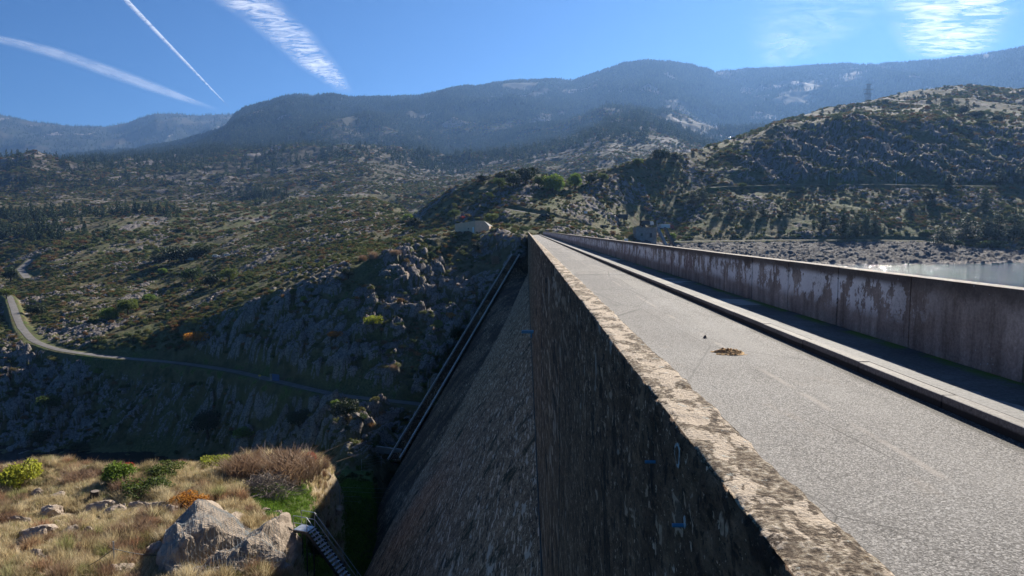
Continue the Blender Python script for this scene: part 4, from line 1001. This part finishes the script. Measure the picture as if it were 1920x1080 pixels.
pe = near(60, 1085)
for e in ((near(120, 1085) - Pn), (near(335, 1045) - Pn), (near(195, 1015) - Pn)):
    n = 14; MB().tube([(e.x * t, e.y * t, 1.5 * (1 - t) + (e.z + .25) * t - .5 * math.sin(t * 3.14) * .5) for t in np.linspace(0, 1, n)], .022, 5).build('rope', DARKST, cp)
# stump, logs, branch pile
Ps = near(178, 938); mb = MB(); mb.tube([(0, 0, -.3), (0, 0, .25), (.05, 0, .85)], .46, 14, .36)
so_ = empty('tree_stump', Ps); tag(so_, 'dark cut tree stump with pale top on the sunlit bank', 'tree stump')
mb.build('stump', BARK, so_); MB().tube([(.05, 0, .85), (.052, 0, .875)], .34, 14).build('cut_face', DEADWOOD, so_)
Pp = near(498, 925); mb = MB(); q = random.Random(3)
for i in range(620):
    a = q.uniform(0, 6.28); d = q.random() ** .6; bx, by = 2.9 * d * math.cos(a), 1.9 * d * math.sin(a); bz = (1 - d * d) * 1.9 * q.random()
    th = q.uniform(0, 3.14); L = q.uniform(.5, 1.5); el = q.gauss(.1, .35)
    p0 = Vector((bx, by, max(.03, bz))); dv_ = Vector((math.cos(th) * math.cos(el), math.sin(th) * math.cos(el), math.sin(el))) * L
    pm = p0 + dv_ * .5 + Vector((q.gauss(0, .1), q.gauss(0, .1), q.gauss(.06, .08))); r_ = q.choice((.012, .016, .022, .035))
    p1 = p0 + dv_; p1.z = max(.02, p1.z); mb.tube([p0, pm, p1], r_, 4, r_ * .5)
o = mb.build('branch_pile', DEADWOOD, None, 0, Pp); tag(o, 'heap of bare cut branches beside the green patch', 'branch pile')
for i, (x, y, l) in enumerate(((455, 933, 'leftmost cut log in front of the branch pile'), (472, 936, 'thickest cut log in front of the branch pile'), (494, 934, 'cut log under the middle of the branch pile'), (508, 930, 'rightmost cut log in front of the branch pile'))):
    P = near(x, y); th = .5 + i * .35; o = MB().tube([(-.7 * math.cos(th), -.7 * math.sin(th), .13), (.7 * math.cos(th), .7 * math.sin(th), .15)], .14 + .02 * (i == 1), 10, .12).build('log', DEADWOOD, None, 0, P); tag(o, l, 'log')
# dry and green grass on the bank
def onb(n, cond):
    Y = rng.uniform(40, 84, n); u = rng.uniform(-.85, -.27, n); X = u * Y; k = smp(terr, X, Y) > .6; k &= cond(X, Y)
    return np.stack([X[k], Y[k], smp(ZW, X[k], Y[k])], 1)
G1 = onb(26000, lambda X, Y: (smp(gsp, X, Y) < .3) & (fbm(X / 3, Y / 3, 3, 101) > -.12))
scatter('dry_grass', 'tall straw coloured dry grass over the sunlit bank', 'grass', G1, .7 + .9 * rng.random(len(G1)), TUFT)
GW = onb(5200, lambda X, Y: (fbm(X / 6, Y / 6, 3, 105) + .5 * sstep(62, 74, Y) > .12) & (smp(gsp, X, Y) < .2))
WEED = [tuft('weed_a', 260, .9, LEAF_RUST, 81, .55, .016), tuft('weed_b', 260, .8, leaf_mat('weedy_leaves', [(0, (.08, .095, .035)), (.4, (.18, .15, .07)), (.7, (.27, .19, .12)), (1, (.30, .17, .11))]), 82, .6, .018), tuft('weed_c', 200, 1.1, DRYGRASS, 83, .5, .014)]
scatter('dry_weeds', 'mixed brown and olive weeds along the edge of the sunlit bank', 'weeds', GW, .45 + .85 * rng.random(len(GW)) ** 2, WEED)
GR = onb(900, lambda X, Y: fbm(X / 5, Y / 3, 3, 107) > .05)
scatter('bank_stones', 'small pale stones scattered in the dry grass', 'stones', GR, .12 + .5 * rng.random(len(GR)) ** 3, BOULP)
G2 = onb(26000, lambda X, Y: smp(gsp, X, Y) > .22)
Y = rng.uniform(84, 130, 9000); u = rng.uniform(-.28, -.17, 9000); G3 = np.stack([u * Y, Y, smp(ZW, u * Y, Y)], 1)
scatter('green_grass', 'short green grass at the foot of the dam', 'grass', np.concatenate([G2, G3]), .9 + .8 * rng.random(len(G2) + len(G3)), TUFG)
# steel stairs
Pst = at(583, 992, 50); ss = empty('steel_stairs', Pst); tag(ss, 'grey steel stairs with handrails descending from a platform into the dam shadow', 'stairs')
Wd = .95; run = Vector((3.1, -1.0, -3.6)) * 1.5; rd = Vector((run.x, run.y, 0)).normalized(); sd = Vector((-rd.y, rd.x, 0)); ax = math.atan2(rd.y, rd.x)
pf_ = MB(); pf_.box((-.6 * rd.x, -.6 * rd.y, -.03), (1.25, 1.0, .05), rz=ax); pf_.build('platform', GALV, ss)
MB().box((-.6 * rd.x, -.6 * rd.y, -.14), (1.29, 1.04, .16), rz=ax).build('platform_frame', DARKST, ss)
n = 22
for s in (-1, 1):
    MB().bar(sd * s * Wd / 2 + Vector((0, 0, -.12)), sd * s * Wd / 2 + run + Vector((0, 0, -.12)), .05, .22).build('stringer', DARKST, ss)
    rl = MB(); b0 = sd * s * (Wd / 2 + .03)
    for hgt in (.55, 1.1):
        rl.tube([b0 - rd * 1.2 + Vector((0, 0, hgt)), b0 + Vector((0, 0, hgt)), b0 + run + Vector((0, 0, hgt))], .024, 6)
    for t in (-1, 0): rl.tube([b0 + rd * 1.2 * t, b0 + rd * 1.2 * t + Vector((0, 0, 1.1))], .024, 6)
    for t in (.25, .5, .75, 1): rl.tube([b0 + run * t, b0 + run * t + Vector((0, 0, 1.1))], .022, 6)
    rl.build('handrail', GALV, ss)
for i in range(n):
    p = run * ((i + .5) / n); MB().box(p, (.24, Wd - .06, .03), rz=ax).build('tread', GALV, ss)
lg = MB()
for a in (-.1, -1.1):
    for s in (-.42, .42): lg.tube([rd * a + sd * s + Vector((0, 0, -.1)), rd * a + sd * s + Vector((0, 0, -4))], .05, 6)
lg.build('support_leg', DARKST, ss)
# wire fence in the shadow
fps = []
for x, y, l in ((637, 948, 'nearer thin steel fence post on the shaded grass'), (739, 951, 'thin steel fence post nearest the dam face'), (678, 882, 'faint fence post behind, left of the stair foot'), (715, 874, 'faint fence post near the stair foot')):
    P = hit(x, y, 60, 200); h_ = 38 / F * P.y if y > 900 else 2.4
    o = MB().tube([(0, 0, -.3), (0, 0, h_)], .045, 6).build('fence_post', GALV, None, 0, P); tag(o, l, 'fence post'); fps.append((P, h_))
fe = MB()
for (a, ha), (b, hb) in ((fps[0], fps[1]), (fps[2], fps[3])):
    for k in (.25, .5, .75, .97): fe.tube([a + Vector((0, 0, ha * k)), (a + b) / 2 + Vector((0, 0, (ha + hb) / 2 * k - .1)), b + Vector((0, 0, hb * k))], .012, 4)
tag(fe.build('fence_wire', WIRE), 'thin wires strung between the steel fence posts by the dam', 'fence wire')

# ------------------------------------------------------------------ gate, sign, buildings, vehicles
P = hit(517, 712, 150, 240); P = Vector((at(517, 712, 190).x, 189.5, P.z)); zt = gz(P.x, P.y) + .2
gt = empty('road_gate', (P.x, P.y, zt)); tag(gt, 'blue steel gate across the lower road', 'gate')
MB().box((.2, 0, 1.05), (2.9, .08, 1.9), rz=-.5).build('gate_leaf', BLUEP, gt, .01); MB().box((-1.5, .8, .9), (.45, .45, 2.0)).build('pillar', CONC, gt, .02)
P = at(487, 708, 191); zt = gz(P.x, P.y); sg = empty('warning_sign', (P.x, P.y, zt)); tag(sg, 'small yellow sign left of the blue gate', 'sign')
MB().tube([(0, 0, 0), (0, 0, 1.3)], .03, 6).build('post', GALV, sg); MB().box((0, -.03, 1.35), (.7, .03, .45)).build('sign_plate', YELP, sg)

# ochre building
Pa, Pm_, Pz = at(853, 433, 266), at(891, 434, 255), at(917, 432, 262)
gx = min(gz(p.x, p.y) for p in (Pa, Pm_, Pz)) - .3
bl = empty('ochre_building', (Pm_.x, Pm_.y, gx)); tag(bl, 'flat roofed ochre building on the hill left of the dam end', 'building')
def q3(p, z): return (p.x - Pm_.x, p.y - Pm_.y, z)
Hn, Hr = 4.2 + .9, 5.2; back = Vector((-4, 9, 0))
zt1 = at(891, 414, 255).z - gx; zt0 = at(853, 420, 266).z - gx; zt2 = at(908, 414, 260).z - gx; zt3 = at(917, 424, 262).z - gx
mb = MB()
P9 = at(908, 433, 260)
mb.add([q3(Pa, 0), q3(Pm_, 0), q3(P9, 0), q3(Pz, 0), q3(Pa, zt0), q3(Pm_, zt1), q3(P9, zt2), q3(Pz, zt3)] + [tuple(Vector(q3(p, z)) + Vector((1, 10, 0))) for p, z in ((Pa, 0), (Pz, 0), (Pa, zt0), (Pz, zt3))],
       [(0, 1, 5, 4), (1, 2, 6, 5), (2, 3, 7, 6), (8, 0, 4, 10), (3, 9, 11, 7), (9, 8, 10, 11)])
mb.build('wall', OCHRE, bl)
rb = MB(); rb.add([Vector(q3(Pa, zt0 + .02)), Vector(q3(Pm_, zt1 + .02)), Vector(q3(P9, zt2 + .02)), Vector(q3(Pz, zt3 + .02)), Vector(q3(Pz, zt3 + .02)) + Vector((1, 10, 0)), Vector(q3(Pa, zt0 + .02)) + Vector((1, 10, 0))], [(0, 1, 2, 3, 4, 5)])
rb.build('roof', CONC, bl)
wl = (Pm_ - Pa); wlx = math.atan2(wl.y, wl.x); nrm_ = Vector((math.sin(wlx), -math.cos(wlx), 0))
def onwall(t, z, w_, h_, nm, mt_):
    p = Pa + wl * t - Pm_ + nrm_ * .04; MB().box((p.x, p.y, z), (w_, .08, h_), rz=wlx).build(nm, mt_, bl)
onwall(.91, 1.9, .9, 2.0, 'door', WHITE); onwall(.68, 2.3, .5, .6, 'window', GLASS)
P = at(905, 433, 253); z_ = gz(P.x, P.y); mb = MB(); 
mb.tube([(-.9, 0, .0), (-.6, 0, .75), (0, 0, 1.05), (.6, 0, .75), (.9, 0, 0)], .16, 6)
tag(mb.build('pipe_arch', WHITE, None, 0, (P.x, P.y, z_)), 'white arched pipe in front of the ochre building', 'pipe')

# intake building and inclined ramps on the lake side
P = hit(1218, 447, 240, 400); P = Vector((at(1218, 447, 300).x, 300, 0)); zb = gz(P.x, P.y)
ib = empty('intake_building', (P.x, P.y, zb)); tag(ib, 'small grey concrete intake building with inclined ramp at the lake edge', 'building')
hb = at(1218, 428, 300).z - zb
MB().box((-1.5, 4, hb / 2 - 1.5), (9, 8, hb + 3)).build('wall', CONC, ib, .03); MB().box((-1.5, 4, hb + .15), (9.6, 8.6, .3)).build('roof', CONC, ib)
MB().box((-3.4, -.02, hb * .55), (1.0, .1, 1.1)).build('window', GLASS, ib); MB().box((.5, -.02, hb * .5), (1.0, .1, 1.9)).build('door', DARKST, ib)
for k, (xa, xb) in enumerate(((1233, 1250), (1246, 1266))):
    a = at(xa, 428, 299) - Vector((P.x, P.y, zb)); b = at(xb, 463, 290) - Vector((P.x, P.y, zb)); MB().bar(a, b, .8, 1.4).build('ramp', CONC if k == 0 else DCONC, ib)
a = at(1232, 414, 300) - Vector((P.x, P.y, zb)); b = at(1232, 428, 300) - Vector((P.x, P.y, zb)); MB().tube([a, b], .12, 5).build('mast', GALV, ib)

def vehicle(x, y, Y, rz, kind, label, paint, group=None):
    P = at(x, y, Y); X = P.x; z = gz(X, Y); t = empty({'lorry': 'parked_lorry', 'car': 'parked_car', 'van': 'parked_van'}[kind], (X, Y, z + .05), rz); tag(t, label, {'lorry': 'lorry', 'car': 'car', 'van': 'van'}[kind], group)
    if kind == 'lorry':
        MB().box((-1.0, 0, .85), (6.6, .9, .25)).build('chassis', DARKST, t); MB().box((-1.5, 0, 2.0), (4.9, 2.35, 1.9)).build('cargo_body', paint[1], t, .05)
        cb = MB(); cb.add([(1.2,-1.1,.6),(3.1,-1.1,.6),(3.1,1.1,.6),(1.2,1.1,.6),(1.2,-1.1,2.6),(2.7,-1.1,2.6),(2.7,1.1,2.6),(1.2,1.1,2.6),(3.1,-1.1,1.6),(3.1,1.1,1.6)], [(3,2,1,0),(4,5,6,7),(0,1,8,5,4),(2,3,7,6,9),(3,0,4,7),(1,2,9,8),(8,9,6,5)]); cb.build('cab', paint[0], t, .05)
        MB().add([(3.08,-.95,1.7),(3.08,.95,1.7),(2.78,.95,2.5),(2.78,-.95,2.5)], [(0,1,2,3)]).build('windscreen', GLASS, t, loc=(.03, 0, 0))
        wh, r_ = ((2.3, -1), (2.3, 1), (-2.1, -1), (-2.1, 1), (-3.3, -1), (-3.3, 1)), .5
    else:
        hh = 1.45 if kind == 'car' else 2.1
        bd = MB(); pr = [(-2.1, .35), (2.1, .35), (2.15, .8), (1.2, .95), (.6, hh), (-1.5 if kind == 'car' else -2.0, hh), (-2.1, .95)]
        vs_ = [(a, s * .85, b) for s in (-1, 1) for a, b in pr]; k = len(pr)
        bd.add(vs_, [tuple(range(k)), tuple(range(2 * k - 1, k - 1, -1))] + [(i, i + k, (i + 1) % k + k, (i + 1) % k) for i in range(k)]); bd.build('body', paint[0], t, .06)
        for s in (-1, 1): MB().box((-.4, s * .86, hh - .32), (2.0, .03, .34)).build('side_window', GLASS, t)
        wh, r_ = ((1.35, -.8), (1.35, .8), (-1.35, -.8), (-1.35, .8)), .32
    for a, b in wh: MB().tube([(a, b - .1, r_), (a, b + .1, r_)], r_, 12).build('wheel', RUBBER, t)
vehicle(1252, 425, 360, .1, 'lorry', 'red cab lorry with white box body above the intake building', (REDP, WHITE))
vehicle(1236, 425, 362, 1.9, 'van', 'small white van left of the white box lorry', (WHITE, WHITE))
vehicle(1214, 423, 366, .2, 'lorry', 'white cab lorry with dark load left of the white van', (WHITE, DARKST))
vehicle(1162, 427, 350, 3.1, 'lorry', 'red flatbed lorry standing alone left of the others', (REDP, DARKST))
vehicle(1133, 424, 320, .3, 'car', 'dark car parked left of the red flatbed lorry', (DARKST,))
vehicle(1022, 424, 300, .2, 'car', 'dark car parked at the hill track near the dam end', (DARKST,))
for x, y, Y, l in ((1174, 441, 285, 'small white notice board left of the intake building'), (1098, 418, 325, 'white notice board where the hill track meets the dam road')):
    P = at(x, y, Y); z = gz(P.x, Y); t = empty('notice_board', (P.x, Y, z)); tag(t, l, 'sign'); MB().box((0, 0, 1.5), (1.6, .06, 1.1)).build('board', WHITE, t)
    for s in (-.6, .6): MB().tube([(s, .06, 0), (s, .06, 1.9)], .04, 5).build('leg', GALV, t)
# camp by the holm oak
for x, y, w_, h_, mt_, l, nm, ct in ((358, 487, 3.2, 1.6, WHITE, 'white tarpaulin shelter at the foot of the large holm oak', 'tarpaulin', 'tarpaulin'), (350, 489, 2.0, 1.0, SHED, 'blue tarpaulin lying beside the white shelter', 'tarpaulin', 'tarpaulin'), (312, 465, 2.2, 1.0, WHITE, 'pale sheet above left of the holm oak', 'tarpaulin', 'tarpaulin')):
    P = hit(x, y, 200); mb = MB(); mb.add([(-w_ / 2, -1, 0), (w_ / 2, -1, 0), (w_ / 2, 1, 0), (-w_ / 2, 1, 0), (-w_ / 2, 0, h_), (w_ / 2, 0, h_ * .9)], [(0, 1, 5, 4), (2, 3, 4, 5), (1, 2, 5), (3, 0, 4), (3, 2, 1, 0)])
    tag(mb.build(nm, mt_, None, 0, P), l, ct)
for x, y, l, c_ in ((405, 483, 'white car left of the other white car at the camp', WHITE), (427, 481, 'white car at the right end of the camp clearing', WHITE)):
    P = hit(x, y, 200); vehicle(x, y, P.y, .4, 'car', l, (c_,))
# street poles by the upper road
for x, y, h_, l in ((1554, 346, 25, 'left street lamp pole along the upper road'), (1680, 346, 26, 'right street lamp pole along the upper road'), (1297, 352, 24, 'wooden pole on the slope left of the upper road')):
    P = hit(x, y + 1, 300); H_ = h_ / F * P.y; t = empty('street_lamp', P); tag(t, l, 'street lamp')
    MB().tube([(0, 0, 0), (0, 0, H_)], .13, 6, .08).build('pole', GALV, t); MB().box((0, 0, H_), (2.6, .25, .15)).build('cross_arm', GALV, t)
# lattice pylon on the hilltop
P = hit(1627, 194, 700, 1100); P.z -= .5; Hp = 36 / F * P.y; t = empty('electricity_pylon', P); tag(t, 'dark lattice electricity pylon standing on the brown hilltop', 'pylon')
mb = MB(); n = 8
def cr_(k): return (2.6 if k < .35 else 2.6) * (1 - .55 * k)
for i in range(n):
    a, b = i / n, (i + 1) / n
    for sx, sy in ((-1, -1), (1, -1), (1, 1), (-1, 1)):
        mb.bar((sx * cr_(a), sy * cr_(a), a * Hp), (sx * cr_(b), sy * cr_(b), b * Hp), .16, .16)
    for (p, q_) in (((-1, -1), (1, -1)), ((1, -1), (1, 1)), ((1, 1), (-1, 1)), ((-1, 1), (-1, -1))):
        mb.bar((p[0] * cr_(a), p[1] * cr_(a), a * Hp), (q_[0] * cr_(b), q_[1] * cr_(b), b * Hp), .1, .1); mb.bar((q_[0] * cr_(a), q_[1] * cr_(a), a * Hp), (p[0] * cr_(b), p[1] * cr_(b), b * Hp), .1, .1)
mb.build('lattice_tower', PYL, t)
for k, wdt in ((.5, 10), (.72, 12), (.97, 7)): MB().bar((-wdt / 2, 0, k * Hp), (wdt / 2, 0, k * Hp), .45, .5).build('cross_arm', PYL, t)
# village on the far slope
for i in range(9):
    x, y = 1346 + 4.2 * i + rnd.uniform(-1, 1), 259 + .55 * i + rnd.uniform(-1.5, 1.5); P = hit(x, y, 1500); w_ = rnd.uniform(9, 15)
    t = empty('village_house', P, rnd.uniform(-.5, .5)); tag(t, 'tiny white house of the village below the mountain', 'house', 'village houses on the far slope')
    MB().box((0, 0, 3), (w_, 9, 7)).build('wall', WHITE, t); MB().add([(-w_/2, -5, 6.5), (w_/2, -5, 6.5), (w_/2, 5, 6.5), (-w_/2, 5, 6.5), (-w_/2, 0, 9), (w_/2, 0, 9)], [(0,1,5,4),(2,3,4,5),(1,2,5),(3,0,4),(3,2,1,0)]).build('roof', REDP, t)

# ------------------------------------------------------------------ contrails and cirrus, high above the haze
def cloud(name, L, Rr, label, cat, alpha, kind='trail', zc=9000, nu=60, nv=14):
    """ribbon at cruising height between two polylines of photo points"""
    def pl_(pts):
        o = []
        for x, y in pts:
            d = ray(x, y); k = (zc - H) / d.z; o.append((d.x * k, k, zc))
        return np.array(o)
    def res(C):
        C = np.array(C, float); t = np.linspace(0, len(C) - 1, nu); q = np.stack([np.interp(t, np.arange(len(C)), C[:, k]) for k in range(2)], 1)
        for _ in range(25): q[1:-1] = (q[:-2] + q[2:] + 2 * q[1:-1]) / 4
        return pl_(q)
    A, B = res(L), res(Rr); tt = np.linspace(0, 1, nv)
    V = np.concatenate([A + (B - A) * t + np.array([0, 0, 1]) * math.sin(t * math.pi) * 60 for t in tt])
    S_ = np.tile(np.linspace(0, 1, nu), nv); T_ = np.repeat(tt, nu)
    m = Mt(name + '_vapour', 1, 0); s = m.attr('s'); t = m.attr('t')
    cmb = m.n('ShaderNodeCombineXYZ'); m.L(m.math('MULTIPLY', s, alpha[1]), cmb.inputs[0]); m.L(m.math('MULTIPLY', t, alpha[2]), cmb.inputs[1])
    nz = m.math('ADD', m.math('MULTIPLY', m.noise(cmb.outputs[0], 1.0, 8, .55, alpha[3]), .6), m.math('MULTIPLY', m.noise(cmb.outputs[0], .22, 4, .6, .8), .4))
    ed = m.math('MULTIPLY', m.step(t, 0, .4), m.step(t, 1, .6)); es = m.math('MULTIPLY', m.step(s, 0, .12), m.step(s, 1, .8))
    a = m.math('MULTIPLY', m.math('MULTIPLY', ed, es), m.step(nz, alpha[4], alpha[5])); a = m.math('MULTIPLY', a, alpha[0])
    df = m.n('ShaderNodeBsdfTranslucent'); df.inputs[0].default_value = (.95, .95, .95, 1); d2 = m.n('ShaderNodeBsdfDiffuse'); d2.inputs[0].default_value = (.95, .95, .95, 1)
    ad = m.n('ShaderNodeAddShader'); m.L(df.outputs[0], ad.inputs[0]); m.L(d2.outputs[0], ad.inputs[1])
    tr = m.n('ShaderNodeBsdfTransparent'); mx = m.n('ShaderNodeMixShader'); m.L(a, mx.inputs[0]); m.L(tr.outputs[0], mx.inputs[1]); m.L(ad.outputs[0], mx.inputs[2])
    m.L(mx.outputs[0], m.t.nodes['Material Output'].inputs[0])
    o = link(name, np_mesh(name, V, grid_faces(nv, nu), m.m, True, {'s': S_, 't': T_})); o.visible_shadow = True
    return tag(o, label, cat)
cloud('contrail', [(186, -40), (436, 211)], [(206, -40), (440, 211)], 'thin straight white contrail, the narrowest in the sky', 'contrail', (.5, 60, 2, .3, .25, .6))
cloud('contrail', [(300, -60), (470, 55), (560, 130), (640, 180)], [(470, -60), (590, 55), (640, 120), (672, 180)], 'broad feathery contrail, widest of the three', 'contrail', (.68, 38, 2.5, 1.6, .36, .74))
cloud('contrail', [(-80, 62), (100, 112), (250, 165), (420, 215)], [(-80, 50), (100, 84), (270, 143), (430, 213)], 'faint diffuse contrail low on the left', 'contrail', (.28, 10, 2, .2, .15, .7))
cloud('cirrus_cloud', [(1650, -60), (1640, 10), (1660, 70), (1700, 118)], [(1990, -60), (1940, 10), (1900, 70), (1850, 118)], 'bright rippled cirrus patch at the upper right', 'cloud', (.9, 22, 4, 1.2, .36, .70))
cloud('cirrus_cloud', [(1330, -60), (1380, 10), (1390, 80), (1400, 140)], [(1800, -60), (1720, 10), (1600, 80), (1470, 140)], 'thin streaky cirrus veil left of the bright patch', 'cloud', (.24, 12, 3, 1.5, .34, .74))

# ------------------------------------------------------------------ haze
zt_ = float(ZW.max()) + 60
hm = bpy.data.materials.new('haze_air'); hm.use_nodes = True; ht = hm.node_tree; ht.nodes.clear(); ho = ht.nodes.new('ShaderNodeOutputMaterial'); pv = ht.nodes.new('ShaderNodeVolumePrincipled')
pv.inputs['Color'].default_value = (.25, .48, .95, 1); pv.inputs['Density'].default_value = 0.62e-4; pv.inputs['Anisotropy'].default_value = .42
ht.links.new(pv.outputs[0], ho.inputs['Volume'])
zb_ = float(ZW.min()) - 3
o = MB().box((0, 7000, (zt_ + zb_) / 2), (34000, 15200, zt_ - zb_)).build('haze', hm); tag(o, 'thin blue haze filling the valley', 'haze', None, 'stuff')
